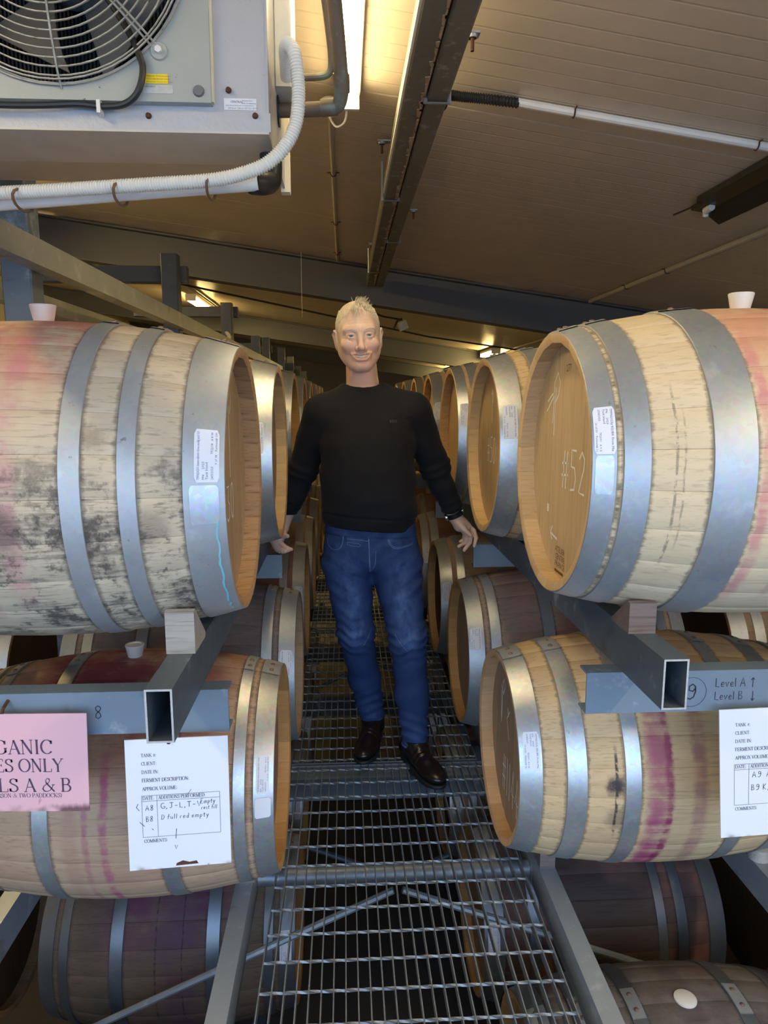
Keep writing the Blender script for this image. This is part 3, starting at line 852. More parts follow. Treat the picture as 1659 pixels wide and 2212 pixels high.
class Ink:
    """flat lettering as ribbons in (u, v), later laid on a surface"""
    def __init__(s): s.v = []; s.f = []
    def stroke(s, pts, th):
        """pts (u,v); th: width or list of widths"""
        n = len(pts)
        if n < 2: return
        o = len(s.v)
        for i, p in enumerate(pts):
            a = pts[max(i - 1, 0)]; b = pts[min(i + 1, n - 1)]
            d = Vector((b[0] - a[0], b[1] - a[1]))
            if d.length < 1e-9: d = Vector((1, 0))
            d.normalize()
            w = (th[i] if isinstance(th, list) else th) / 2
            s.v.append((p[0] - d.y * w, p[1] + d.x * w)); s.v.append((p[0] + d.y * w, p[1] - d.x * w))
        for i in range(n - 1):
            s.f.append((o + 2 * i, o + 2 * i + 1, o + 2 * i + 3, o + 2 * i + 2))
    def serif(s, text, u, v, h, T=.135, t=.05, sp=.02, fit=None):
        w = sum(SER[c][0] + sp if c in SER else .32 for c in text)
        k = 1.0 if fit is None else fit / (w * h)
        for c in text:
            if c not in SER: u += .32 * h * k; continue
            gw, strokes, sf = SER[c]
            for q in strokes:
                mode = None
                if isinstance(q, tuple) and isinstance(q[0], list): q, mode = q
                P = [(u + x * h * k, v + y * h) for x, y in q]
                th = []
                for i in range(len(q)):
                    a = q[max(i - 1, 0)]; b = q[min(i + 1, len(q) - 1)]
                    L = math.hypot(b[0] - a[0], b[1] - a[1]) or 1
                    f = abs(b[1] - a[1]) / L
                    if c == '&': f = .75 if (b[0] - a[0]) * (b[1] - a[1]) < 0 else .1
                    th.append(h * (T if mode == 'T' else t if mode == 't' else t + (T - t) * f ** 1.5))
                s.stroke(P, th)
            for (x, y) in sf:
                s.stroke([(u + (x - .1) * h * k, v + (y - .0) * h), (u + (x + .1) * h * k, v + y * h)], t * h)
            u += (gw + sp) * h * k
        return u
    def hand(s, text, u, v, h, th=.09, sp=.1, slant=.0, k=1.0):
        for c in text:
            if c not in HND: u += .3 * h * k; continue
            gw, strokes = HND[c]
            for q in strokes:
                s.stroke([(u + (x + y * slant) * h * k, v + y * h) for x, y in q], th * h)
            u += (gw + sp) * h * k
        return u
    def lay(s, fn):
        m = MB(); m.add([fn(u, v) for u, v in s.v], s.f); return m

def font_ink(body, size):
    """sans text from Blender's own built-in font, as a flat mesh in (u, v)"""
    cu = bpy.data.curves.new('text', 'FONT')
    cu.body = body; cu.size = size; cu.resolution_u = 1
    o = bpy.data.objects.new('text', cu); COL.objects.link(o)
    dg = bpy.context.evaluated_depsgraph_get(); dg.update()
    me = bpy.data.meshes.new_from_object(o.evaluated_get(dg))
    k = Ink()
    k.v = [(p.co.x, p.co.y) for p in me.vertices]; k.f = [tuple(p.vertices) for p in me.polygons]
    bpy.data.objects.remove(o); bpy.data.curves.remove(cu); bpy.data.meshes.remove(me)
    return k

# ------------------------------------------------------------------ barrels
BL, RB, RH, NS = .88, .357, .300, 26        # length, bilge and end radius, staves
def prof(x):                                 # x from the middle
    q = x / (BL / 2)
    return RB - (RB - RH) * (0.9 * q * q + 0.1 * q ** 4)
ZC = .357                                    # axis height above the barrel's base
CACHE = {}
XS = [-.44, -.436, -.40, -.33, -.25, -.17, -.085, 0, .085, .17, .25, .33, .40, .436, .44]

def stave_mesh(mats):
    m = MB()
    da = math.pi / NS
    th = .027
    for x in XS:
        r = prof(x)
        ri = r - (.008 if abs(x) > .439 else .021 if abs(x) > .43 else th)
        for k, (a, dr) in enumerate(((-1, .0009), (-.94, 0), (-.33, 0), (.33, 0), (.94, 0), (1, .0009))):
            an = a * (da - .0007)
            m.v.append((x, (r - dr) * math.sin(an), (r - dr) * math.cos(an)))
        for a in (1, -1):
            an = a * (da - .0007)
            m.v.append((x, ri * math.sin(an), ri * math.cos(an)))
    n = 8
    for i in range(len(XS) - 1):
        for k in range(n):
            k2 = (k + 1) % n
            m.f.append((i * n + k, i * n + k2, (i + 1) * n + k2, (i + 1) * n + k))
            inner = k == 6
            m.m.append(1 if (inner or (i in (0, len(XS) - 2) and k >= 5)) else 0)
    e = (len(XS) - 1) * n
    for q in (tuple(range(n - 1, -1, -1)), tuple(e + k for k in range(n))):
        m.f.append(q); m.m.append(1)
    me = m.mesh('stave', mats, False)
    me.polygons.foreach_set('use_smooth', [True] * len(me.polygons)); me.set_sharp_from_angle(angle=rad(40))
    return me

def shell_mesh(mats):
    """all staves of a far barrel in one part, the joints still recessed"""
    m = MB()
    base = stave_mesh(mats)
    for k in range(NS):
        R = Matrix.Rotation(2 * math.pi * k / NS, 4, 'X')
        o = len(m.v)
        m.v.extend([tuple(R @ v.co) for v in base.vertices])
        for p in base.polygons:
            m.f.append(tuple(o + i for i in p.vertices)); m.m.append(p.material_index)
    me = m.mesh('stave_shell', mats, False)
    me.polygons.foreach_set('use_smooth', [True] * len(me.polygons)); me.set_sharp_from_angle(angle=rad(40))
    return me

HX = -BL / 2 + .043                          # plane of the head
def board_meshes(mat):
    R, n, th = prof(HX) - .0262, 7, .016
    out = []
    w = 2 * R / n
    for k in range(n):
        y0, y1 = -R + w * k + .0006, -R + w * (k + 1) - .0006
        ysn = [y0 + (y1 - y0) * i / 5 for i in range(6)]
        up = [(y, math.sqrt(max(R * R - y * y, 0))) for y in ysn]
        poly = [(y, -z) for y, z in up] + [(y, z) for y, z in reversed(up)]
        m = MB().prism(poly, 'x', HX, HX + th)
        out.append(m.mesh('head_board', mat))
    return out

def head_disc(mat, x, s):
    R = prof(x) - .0262
    m = MB()
    n = 40
    vs_ = [(x, R * math.cos(2 * math.pi * i / n), R * math.sin(2 * math.pi * i / n)) for i in range(n)]
    m.add(vs_ + [(x + s * .016, p[1], p[2]) for p in vs_], [tuple(range(n)), tuple(range(2 * n - 1, n - 1, -1))] + [(i, (i + 1) % n, n + (i + 1) % n, n + i) for i in range(n)])
    return m.mesh('head', mat)

def hoop_mesh(x0, x1, mat):
    key = (round(x0, 4), round(x1, 4), mat.name)
    if key in CACHE: return CACHE[key]
    m = MB()
    t = .0026
    pr = [(x0, prof(x0) + .0002), (x0 + .001, prof(x0) + t), ((x0 + x1) / 2, prof((x0 + x1) / 2) + t), (x1 - .001, prof(x1) + t), (x1, prof(x1) + .0002)]
    m.lathe(pr, (0, 0, 0), 'x', 72)
    CACHE[key] = m.mesh('hoop', mat, 30)
    return CACHE[key]

def hoop_lap(x0, x1, mat):
    """the riveted overlap at the top of a hoop"""
    m = MB()
    a0 = math.pi / 2 - .14
    pr = [(x0 + .002, prof(x0) + .0026), (x0 + .002, prof(x0) + .0052), (x1 - .002, prof(x1) + .0052), (x1 - .002, prof(x1) + .0026)]
    m.lathe(pr, (0, 0, 0), 'x', 8, 0, a0, a0 + .28, True)
    return m.mesh('lap', mat, 30)

def rivets(xc, mat):
    out = []
    for an in (-.07, .07):
        r = prof(xc) + .0052
        out.append(MB().ball((xc, r * math.sin(an), r * math.cos(an)), .0075, 5, 0, (1, 1, .6)).mesh('rivet', mat, True))
    return out

GROUPS = {}
M_RIV = plain('rivet_steel', (0.26, 0.17, 0.13), 0.55, 0.6)
M_HOOPS = {
 'blue': galv('hoop_galvanised', (0.46, 0.49, 0.52), 0.46, 0.65, 0.4),
 'worn': galv('hoop_worn', (0.47, 0.49, 0.51), 0.5, 0.55, 0.3, (0.10, 0.09, 0.08), 0.6),
 'bright': galv('hoop_bright', (0.58, 0.60, 0.61), 0.38, 0.75, 0.6),
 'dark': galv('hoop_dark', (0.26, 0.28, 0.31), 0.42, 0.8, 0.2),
}
TXT = {
 'a': (('TPPN2023y KD/BK From Mix', 'PN     2023', 'Tank blend', '27/4/2023              TP23Y1   A 9 X', '                16 of 20    Ferment# 12')),
 'b': (('TPPN2023/1 bannockburn clone seedlg and 113', 'PN     2023', 'Tank blend', '24/5/2023              TP22/18   A 8 W', '                9 of 18    Ferment# 130')),
 'c': (('TPPN2023y KD/BK From Mix', 'PN     2023', 'Tank blend', '27/4/2023              TP23Y1   A 9 W', '                17 of 20    Ferment# 12')),
 'd': (('TPPN2023 bannockburn mix', 'PN     2023', 'Tank blend', '24/5/2023              TP17/01   B 8 V', '                9 of 11    Ferment# 103')),
}
INKC = {}
def sticker_ink(key):
    if key in INKC: return INKC[key]
    k = Ink()
    rows = TXT[key]
    for i, tx in enumerate(rows):
        f = font_ink(tx, .0078 if i == 0 else .0070)
        wmax = max([p[0] for p in f.v])
        lim = .088
        s = min(1.0, lim / wmax) if wmax > lim * .6 else 1.0
        o = len(k.v)
        vy = (.041, .031, .0235, .0125, .004)[i]
        k.v.extend([(p[0] * s + .005, p[1] + vy) for p in f.v]); k.f.extend([tuple(o + q for q in ff) for ff in f.f])
    INKC[key] = k
    return k

def add_sticker(root, x0, w, phi_a, phi_b, side, key=None, torn=False, mat=None):
    """paper label round a hoop between the angles phi (degrees above the level of the axis, on the camera side)"""
    sgn = -1 if side == 'R' else 1           # the camera is on the -y side of right barrels, +y of left barrels (they are turned round)
    def P(u, v, lift=0.0):                   # u along axis 0..w, v 0..1 from low to high
        ph = rad(phi_a + (phi_b - phi_a) * v)
        r = prof(x0 + u) + .0034 + lift
        return (x0 + u, sgn * r * math.cos(ph), r * math.sin(ph))
    m = MB(); n = 10
    vs_ = []
    for i in range(n + 1):
        v = i / n
        ins = .004 if i in (0, n) else 0
        vs_ += [P(ins, v), P(w - ins, v)]
    m.add(vs_, [(2 * i, 2 * i + 1, 2 * i + 3, 2 * i + 2) for i in range(n)])
    o = link('barrel_label' if key else 'label_scrap', m.mesh('barrel_label', mat or M_STICK, 'all'), root)
    o.location = (0, 0, ZC)
    if key:
        k = sticker_ink(key)
        def fn(u, v):                        # text runs down the label on right barrels, up it on left ones
            a = u / .098
            b = v / .052 * w
            if side == 'R': return P(w - (w - b) * 1.0, 1 - a, .0004)
            return P(b, a, .0004)
        p = link('lettering', k.lay(fn).mesh('lettering', M_BLUEINK), o)
    return o

def chalk(root, strokes, th=.006, mat=None, name='chalk_mark'):
    """strokes in (u right, v up) on the near head, seen from the aisle"""
    k = Ink()
    for s in strokes: k.stroke(s, th)
    m = k.lay(lambda u, v: (HX - .0006, -u, v))
    o = link(name, m.mesh(name, mat or M_CHALK), root); o.location = (0, 0, ZC)
    return o
def chalk_text(root, text, u, v, h, mat=None, th=.09, k=1.0):
    kk = Ink(); kk.hand(text, u, v, h, th, .1, 0, k)
    o = link('chalk_mark', kk.lay(lambda u, v: (HX - .0006, -u, v)).mesh('chalk_mark', mat or M_CHALK), root); o.location = (0, 0, ZC)

FARM = {}
def far_mats(tone):
    if tone in FARM: return FARM[tone]
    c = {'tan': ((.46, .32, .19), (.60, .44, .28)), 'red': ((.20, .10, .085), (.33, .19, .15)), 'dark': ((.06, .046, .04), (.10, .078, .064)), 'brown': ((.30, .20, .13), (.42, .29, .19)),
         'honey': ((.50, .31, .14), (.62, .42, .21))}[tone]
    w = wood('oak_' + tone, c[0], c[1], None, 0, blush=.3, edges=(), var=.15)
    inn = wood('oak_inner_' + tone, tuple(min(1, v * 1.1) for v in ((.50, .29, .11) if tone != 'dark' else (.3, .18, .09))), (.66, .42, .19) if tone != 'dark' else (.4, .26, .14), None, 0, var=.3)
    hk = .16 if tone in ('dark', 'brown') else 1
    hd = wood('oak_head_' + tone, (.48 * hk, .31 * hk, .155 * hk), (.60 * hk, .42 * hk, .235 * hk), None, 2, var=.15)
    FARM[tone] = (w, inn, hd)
    return FARM[tone]

def barrel(side, xf, y, zc, label, group, hoops, hoopmat='blue', tone='tan', stave=None, inner=None, headm=None, bung=None, sticker=None, detailed=True, size=None):
    sgn = 1 if side == 'R' else -1
    base = (xf + sgn * BL / 2 * (size[0] if size else 1), y, zc - ZC)
    root = thing('wine_barrel', label, 'barrel', base, group, 0 if side == 'R' else math.pi)
    if size: root.scale = (size[0], size[1], size[1]); root.location.z = zc + H - ZC * size[1]
    fm = far_mats(tone)
    if stave is not None:
        wm = wood('oak_staves', obj=root, axis=0, edges=[-BL / 2 + e for h in hoops for e in h if e > .002] + [BL / 2 - e for h in hoops for e in h if e > .002], **stave)
    else: wm = fm[0]
    im = inner or fm[1]; hm = headm or fm[2]
    if detailed:
        key = ('st', wm.name, im.name)
        sm = stave_mesh([wm, im])
        a0 = random.random()
        for k in range(NS):
            o = link('stave', sm, root); o.location = (0, 0, ZC); o.rotation_euler = ((k + a0) * 2 * math.pi / NS, 0, 0)
        kb = ('bd', hm.name)
        if kb not in CACHE: CACHE[kb] = board_meshes(hm)
        for b in CACHE[kb]:
            o = link('head_board', b, root); o.location = (0, 0, ZC)
    else:
        ks = ('sh', wm.name, im.name)
        if ks not in CACHE: CACHE[ks] = shell_mesh([wm, im])
        o = link('stave_shell', CACHE[ks], root); o.location = (0, 0, ZC)
        kh = ('hd', hm.name)
        if kh not in CACHE: CACHE[kh] = head_disc(hm, HX, 1)
        o = link('head', CACHE[kh], root); o.location = (0, 0, ZC)
    kh = ('hb', hm.name)
    if kh not in CACHE: CACHE[kh] = head_disc(hm, -HX, -1)
    o = link('back_head', CACHE[kh], root); o.location = (0, 0, ZC)
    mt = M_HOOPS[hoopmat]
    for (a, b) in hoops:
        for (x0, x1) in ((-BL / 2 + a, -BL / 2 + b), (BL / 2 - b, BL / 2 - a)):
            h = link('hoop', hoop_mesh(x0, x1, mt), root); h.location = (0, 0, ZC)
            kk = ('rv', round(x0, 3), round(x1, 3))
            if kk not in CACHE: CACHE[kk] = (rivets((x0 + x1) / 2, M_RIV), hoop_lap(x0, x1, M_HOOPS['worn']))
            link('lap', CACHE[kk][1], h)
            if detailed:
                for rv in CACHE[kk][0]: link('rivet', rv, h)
    if bung:
        kb = ('bg', bung)
        if kb not in CACHE:
            m = MB().lathe([(-.012, .019), (.034, .0285), (.036, .027), (.036, .02), (.033, .018), (.033, .0001)] if bung != 'flush' else [(-.01, .03), (.004, .03), (.006, .026), (.006, .0001)], (0, 0, RB), 'z', 24)
            CACHE[kb] = m.mesh('bung', M_SILPINK if bung == 'pink' else M_SILIC, 40)
        o = link('bung', CACHE[kb], root); o.location = (0, 0, ZC)
    if sticker:
        for s in sticker: add_sticker(root, -BL / 2 + s[0], s[1], s[2], s[3], side, *s[4:])
    return root

PK = (.36, .055, .14); PKD = (.26, .02, .09)
HA = [(0, .046), (.058, .108), (.222, .304)]
HB = [(0, .060), (.122, .174), (.272, .314)]
HL = [(0, .078), (.160, .194), (.258, .297)]
HC = [(0, .055), (.076, .108), (.255, .298)]
HD = [(0, .062), (.086, .126), (.290, .335)]
GRA, GRB, GLA, GLB = 'barrels in the upper right row', 'barrels in the lower right row', 'barrels in the upper left row', 'barrels in the lower left row'
GC = 'barrels below the walkway level'

oak_in = wood('oak_chime', (.56, .37, .19), (.70, .50, .28), None, 0, var=.35, fine=.6)
oak_in2 = wood('oak_chime_orange', (.50, .255, .085), (.62, .36, .14), None, 0, var=.35, fine=.7)
oak_head = wood('oak_head_clean', (.47, .325, .175), (.60, .44, .26), None, 2, var=.18, fine=.7)
oak_headd = wood('oak_head_brown', (.27, .18, .11), (.38, .27, .17), None, 2, var=.22)

ra1 = barrel('R', .48, 1.655, -.152, 'big pale barrel with chalk number 52, front of the upper right row', GRA, HA, 'blue',
   stave=dict(c1=(.61, .465, .285), c2=(.77, .635, .44), bands=[(.02, .03, (.52, .13, .17), .75, .25, .8), (-.115, .018, (.55, .16, .2), .7, .1, .62), (.075, .012, (.55, .12, .18), .6, .2, .7), (-.04, .012, (.5, .18, .2), .5, .1, .4)],
   top=((.58, .25, .16), .75, .42, .24), lines=[(-.285, .004, .15, .55, .5), (-.27, .003, .2, .5, .4)], spots=[(-.25, -.36, .2, .022, .6)], var=.06, fine=.8),
   inner=oak_in, headm=oak_head, bung='white', sticker=[(.004, .040, 8.5, 26.0, 'a'), (.006, .034, -6, 8, None, True, M_HOOPS['bright'])])
chalk(ra1, [[(-.115, .09), (-.11, .19), (-.085, .215), (-.065, .19), (-.075, .16), (-.105, .14)], [(-.105, .06), (-.098, .18)], [(-.17, .12), (-.11, .16)], [(-.165, .145), (-.12, .165)]], .005)
chalk_text(ra1, '#52', -.03, -.06, .095, None, .06, .95)
chalk(ra1, [[(-.13, -.115), (-.13, -.135)]], .016)
chalk(ra1, [[(-.085, -.165), (-.10, -.185), (-.085, -.20)], [(-.10, -.185), (-.045, -.192)]], .006)
for i, tx in enumerate(('ATELIER', 'CENTRE', 'FRANCE')):
    k = font_ink(tx, .021)
    o = link('branded_lettering', k.lay(lambda u, v, i=i: (HX - .0005, -(u - .055), v - .222 - i * .0185)).mesh('branded_lettering', M_BURN), ra1); o.location = (0, 0, ZC)
chalk(ra1, [[(-.055, -.270), (.015, -.270)]], .007, M_BURN, 'branded_bar')
k = font_ink('277', .024)
o = link('branded_lettering', k.lay(lambda u, v: (HX - .0005, -(u - .02), v + .215)).mesh('branded_lettering', M_BURN), ra1); o.location = (0, 0, ZC)

la1 = barrel('L', -.232, 1.68, -.186, 'weathered mould-stained barrel, front of the upper left row', GLA, HL, 'worn',
   stave=dict(c1=(.47, .375, .255), c2=(.67, .565, .42), mold=.85, mold_z=(.02, .40), grey=.18, bands=[(-.045, .03, (.50, .17, .22), .55, .15, .72), (.02, .015, (.45, .14, .18), .5, .1, .7)],
   top=((.50, .17, .12), .85, .46, .22), var=.09, fine=1.2, spots=[(-.2, .35, .48, .05, .5), (-.3, .33, .30, .05, .4), (-.02, .36, .30, .07, .6)]),
   inner=wood('oak_chime_rusty', (.30, .16, .08), (.52, .34, .18), None, 0, var=.4, fine=1.4), headm=wood('oak_head_weathered', (.33, .22, .125), (.46, .33, .20), None, 2, var=.25), bung='pink',
   sticker=[(.010, .046, 5, 24.0, 'b'), (.012, .054, -10, 4, None, True, M_HOOPS['bright'])])
chalk(la1, [[(.03, .0), (.03, .19), (.06, .215), (.07, .18), (.045, .15)], [(-.07, .03), (-.07, .19)], [(-.09, .14), (-.045, .19)]], .005)
chalk_text(la1, '#130', -.13, -.10, .085, None, .06)
chalk(la1, [[(-.06, -.17), (-.02, -.15)], [(-.05, -.145), (-.03, -.175)]], .005)
# turquoise drip on the front hoop
m = MB()
for (a, b, w) in ((-2, -24, .004), (-24, -50, .005), (-50, -62, .007)):
    n = 8
    vs_ = []
    for i in range(n + 1):
        ph = rad(a + (b - a) * i / n); xx = -BL / 2 + .016 + .002 * math.sin(i * 1.7); r = prof(xx) + .0034
        vs_ += [(xx, r * math.cos(ph), r * math.sin(ph)), (xx + w, r * math.cos(ph), r * math.sin(ph))]
    m.add(vs_, [(2 * i, 2 * i + 1, 2 * i + 3, 2 * i + 2) for i in range(n)])
o = link('paint_drip', m.mesh('paint_drip', plain('turquoise_paint', (.20, .52, .60), .5)), la1); o.location = (0, 0, ZC)

rb1 = barrel('R', .446, 1.965, -1.020, 'tan barrel with a broad magenta wine stripe, front of the lower right row', GRB, HB, 'bright', size=(.97, .925),
   stave=dict(c1=(.53, .365, .185), c2=(.68, .50, .29), bands=[(-.075, .045, PK, .95, .0, .62), (-.080, .04, PK, .5, .0, .62), (-.050, .016, PKD, 1.0, .0, .66), (-.050, .010, PKD, .8, .0, .66), (.035, .03, (.32, .14, .13), .8, .1, .7), (-.30, .045, (.42, .20, .16), .5, .15, .6), (-.08, .05, (.46, .22, .17), .4, .3, .6)],
   lines=[(-.19, .006, .22, .52, .9), (-.165, .004, .1, .5, .8), (-.29, .004, .12, .35, .6)], spots=[(-.19, -.33, .40, .04, 1.0), (-.18, -.35, .30, .05, .5)], top=((.50, .24, .12), .5, .55, .3), var=.06, blush=.2),
   inner=wood('oak_chime_peach', (.56, .33, .165), (.70, .46, .25), None, 0, var=.3, fine=.6), headm=oak_headd, bung='white', sticker=[(.012, .042, 14, 33, 'c')])
chalk(rb1, [[(-.13, .03), (-.125, .155), (-.108, .175), (-.095, .15), (-.11, .125)], [(-.145, .14), (-.11, .12)], [(-.14, .125), (-.137, .01)], [(-.02, .10), (-.055, .06), (-.02, .0)], [(-.05, .10), (-.035, .075)]], .006)
chalk_text(rb1, '#1144', -.10, -.20, .13, None, .045, .62)

lb1 = barrel('L', -.187, 1.945, -1.050, 'reddish wine-stained barrel behind the paper signs, front of the lower left row', GLB, HC, 'bright', size=(.925, .94),
   stave=dict(c1=(.40, .255, .155), c2=(.53, .37, .25), bands=[(.0, .016, PK, .85, .0, .55), (.05, .012, (.36, .10, .14), .7, .0, .5), (.09, .03, (.36, .17, .13), .5, 0, .6), (-.12, .08, (.38, .15, .11), .6, .25, .7)],
   top=((.24, .05, .06), .95, .44, .40), lines=[(.18, .004, .05, .3, .5)], var=.08, blush=.3), inner=oak_in2, headm=wood('oak_head_stained', (.25, .15, .12), (.34, .22, .17), None, 2, var=.2), bung='white',
   sticker=[(.012, .034, 14, 32, 'd'), (.008, .042, 2, 12, None, True, M_STICK)])
chalk(lb1, [[(.0, .05), (.03, .1)], [(.0, -.08), (.03, -.02), (.045, .04)]], .005)

ra2 = barrel('R', .48, 2.485, -.166, 'clean honey-coloured barrel, second in the upper right row, beside the man\'s hand', GRA, [(0, .07), (.115, .165), (.275, .318)], 'bright',
   stave=dict(c1=(.50, .345, .18), c2=(.64, .47, .27), top=((.52, .30, .14), .3, .5, .3), var=.14), inner=wood('oak_chime_honey', (.60, .38, .155), (.74, .51, .24), None, 0, var=.35, fine=.6), headm=wood('oak_head_honey', (.46, .29, .125), (.57, .39, .19), None, 2, var=.15), bung='white', sticker=[(.010, .044, 8, 28, 'c')])
chalk(ra2, [[(-.03, .08), (-.03, .2)], [(-.045, .18), (-.03, .2), (-.01, .17), (-.025, .15)]], .005)
chalk_text(ra2, '#50', -.10, -.06, .09, None, .06, .8)
la2 = barrel('L', -.226, 2.53, -.190, 'barrel with crumpled foil-like hoop, second in the upper left row', GLA, [(0, .085), (.150, .19), (.275, .318)], 'bright',
   stave=dict(c1=(.45, .32, .18), c2=(.58, .43, .26), var=.15), inner=wood('oak_chime_yellow', (.54, .34, .15), (.68, .46, .22), None, 0, var=.35, fine=.6), headm=oak_headd, bung='white', sticker=[(.026, .042, 4, 22, 'b')])
rb2 = barrel('R', .48, 2.93, -1.079, 'barrel with purple-brown staves and pink chalk on its head, second in the lower right row', GRB, HD, 'blue',
   stave=dict(c1=(.30, .20, .14), c2=(.43, .30, .22), grey=.25, blush=.5, bands=[(.0, .10, (.20, .05, .06), .7, .1, .75), (-.22, .05, (.50, .24, .16), .5, .3, .75)], var=.15), inner=oak_in2, headm=oak_headd, sticker=[(.008, .042, 20, 36, 'c')])
chalk_text(rb2, '#77', -.09, -.14, .09, M_PINKCHALK, .06, .8)
chalk(rb2, [[(-.04, .02), (-.03, .14)], [(-.05, .12), (-.02, .15)]], .005, M_PINKCHALK)
lb2 = barrel('L', -.197, 2.87, -1.101, 'dark wine-soaked barrel with a shiny double hoop, second in the lower left row', GLB, HD, 'blue',
   stave=dict(c1=(.13, .095, .085), c2=(.21, .16, .14), blush=.25, grey=.2, var=.15), inner=wood('oak_chime_tan', (.50, .33, .18), (.62, .43, .25), None, 0, var=.25, fine=.5), headm=oak_headd, sticker=[(.010, .044, 12, 30, 'd')])

def row(side, xf, ys_, zc, group, names, tones, hoops, mats, stick=True, detailed=False):
    for i, y in enumerate(ys_):
        barrel(side, xf, y, zc, names[i], group, hoops[i % len(hoops)], mats[i % len(mats)], tones[i % len(tones)], bung='white',
               sticker=[(.010, .040, 10, 28, 'abcd'[i % 4])] if stick else None, detailed=detailed)
nm = lambda w, n0, n: ['%s barrel from the front in the %s row' % (('first', 'second', 'third', 'fourth', 'fifth', 'sixth', 'seventh', 'eighth', 'ninth')[n0 + i], w) for i in range(n)]
row('R', .48, (3.30, 4.15, 5.0, 5.85, 6.7), -.166, GRA, nm('upper right', 2, 5), ('honey', 'tan'), (HA, HD), ('bright', 'blue'))
row('L', -.226, (3.34, 4.17, 5.0, 5.85, 6.7, 7.55), -.190, GLA, nm('upper left', 2, 6), ('tan', 'honey'), (HD, HA), ('bright', 'blue'))
row('R', .48, (3.76, 4.62, 5.47, 6.3, 7.15), -1.07, GRB, nm('lower right', 2, 5), ('brown', 'red'), (HD, HA), ('bright', 'blue'))
row('L', -.212, (3.80, 4.68, 5.55, 6.42, 7.3), -1.09, GLB, nm('lower left', 2, 5), ('red', 'brown'), (HD, HA), ('blue', 'bright'))

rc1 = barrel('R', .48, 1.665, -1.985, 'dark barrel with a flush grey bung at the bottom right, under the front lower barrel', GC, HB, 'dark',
   stave=dict(c1=(.085, .068, .066), c2=(.14, .115, .107), blush=.3, grey=.35, bands=[(0, .05, (.05, .03, .04), .6, .3, .8)], var=.15), bung='flush', inner=oak_in2, headm=oak_headd, sticker=[(.012, .04, 12, 30, 'c')])  # oak darkened to stand in for the shade under the walkway
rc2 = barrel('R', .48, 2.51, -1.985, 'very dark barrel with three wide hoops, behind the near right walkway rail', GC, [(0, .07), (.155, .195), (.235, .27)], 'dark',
   stave=dict(c1=(.055, .038, .034), c2=(.09, .062, .053), blush=.5, var=.15), inner=oak_in2, headm=oak_headd, sticker=[(.012, .04, 8, 28, 'c')])  # these staves carry the under-walkway shade in their colour
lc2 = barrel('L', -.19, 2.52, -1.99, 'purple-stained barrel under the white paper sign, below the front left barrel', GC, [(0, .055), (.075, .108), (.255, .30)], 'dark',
   stave=dict(c1=(.13, .085, .055), c2=(.19, .13, .09), top=((.13, .035, .07), .95, .38, .30), bands=[(-.05, .10, (.12, .06, .09), .7, .0, .7)], lines=[(.03, .005, .2, .7, .8), (-.06, .004, .2, .7, .8)], var=.15), inner=oak_in2, headm=oak_headd, sticker=[(.012, .04, 8, 28, 'd')])  # oak and hoops darkened for shade; the purple stain is real
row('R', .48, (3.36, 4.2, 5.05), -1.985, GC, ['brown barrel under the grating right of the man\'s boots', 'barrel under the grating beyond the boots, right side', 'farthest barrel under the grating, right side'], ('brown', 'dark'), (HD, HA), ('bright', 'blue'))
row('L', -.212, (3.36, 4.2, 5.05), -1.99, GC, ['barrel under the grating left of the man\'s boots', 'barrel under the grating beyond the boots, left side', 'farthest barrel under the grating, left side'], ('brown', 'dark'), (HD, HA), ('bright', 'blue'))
# second ranks behind the first, seen through the gaps
GK = 'barrels of the second rank, seen through gaps'
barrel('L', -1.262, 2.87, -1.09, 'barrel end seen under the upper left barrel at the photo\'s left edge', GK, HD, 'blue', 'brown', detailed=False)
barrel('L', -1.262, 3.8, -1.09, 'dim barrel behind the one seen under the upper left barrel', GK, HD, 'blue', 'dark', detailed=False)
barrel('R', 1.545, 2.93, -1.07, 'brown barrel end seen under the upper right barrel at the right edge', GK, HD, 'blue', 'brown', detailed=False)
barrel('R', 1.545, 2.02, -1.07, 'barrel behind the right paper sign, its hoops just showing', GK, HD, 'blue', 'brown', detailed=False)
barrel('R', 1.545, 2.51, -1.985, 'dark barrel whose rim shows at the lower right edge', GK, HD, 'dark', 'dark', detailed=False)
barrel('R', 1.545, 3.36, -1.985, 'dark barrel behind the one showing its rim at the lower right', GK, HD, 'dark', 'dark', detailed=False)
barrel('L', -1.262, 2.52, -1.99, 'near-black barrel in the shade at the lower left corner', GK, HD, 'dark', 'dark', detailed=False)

# wedges
M_WEDGE = wood('wedge_grey', (.30, .275, .245), (.44, .41, .37), None, 0, var=.1, fine=1.3)
M_WEDGED = wood('wedge_brown', (.13, .095, .085), (.24, .18, .16), None, 0, var=.1, fine=1.3)
M_WEDGER = wood('wedge_red', (.24, .10, .085), (.34, .17, .14), None, 1, var=.1)
def wedge(x0, x1, y0, y1, zb, h0, h1, mat, label):
    solo('wooden_wedge', MB().prism([(y0, zb), (y1, zb), (y1, zb + h1), (y0 + .012, zb + h0), (y0, zb + h0 - .004)], 'x', x0, x1), mat, label, 'wedge', group='wooden wedges under the barrels')
wedge(-.376, -.316, 1.44, 1.55, -.527, .094, .012, M_WEDGE, 'grey weathered wooden wedge under the front upper left barrel')
wedge(.614, .674, 1.455, 1.555, -.507, .072, .008, M_WEDGED, 'dark brown wooden wedge under the front upper right barrel')
wedge(.614, .677, 2.235, 2.36, -.507, .080, .010, M_WEDGER, 'reddish wooden wedge under the second upper right barrel')
wedge(-.376, -.316, 2.265, 2.385, -.527, .085, .010, M_WEDGE, 'grey wooden wedge under the second upper left barrel')
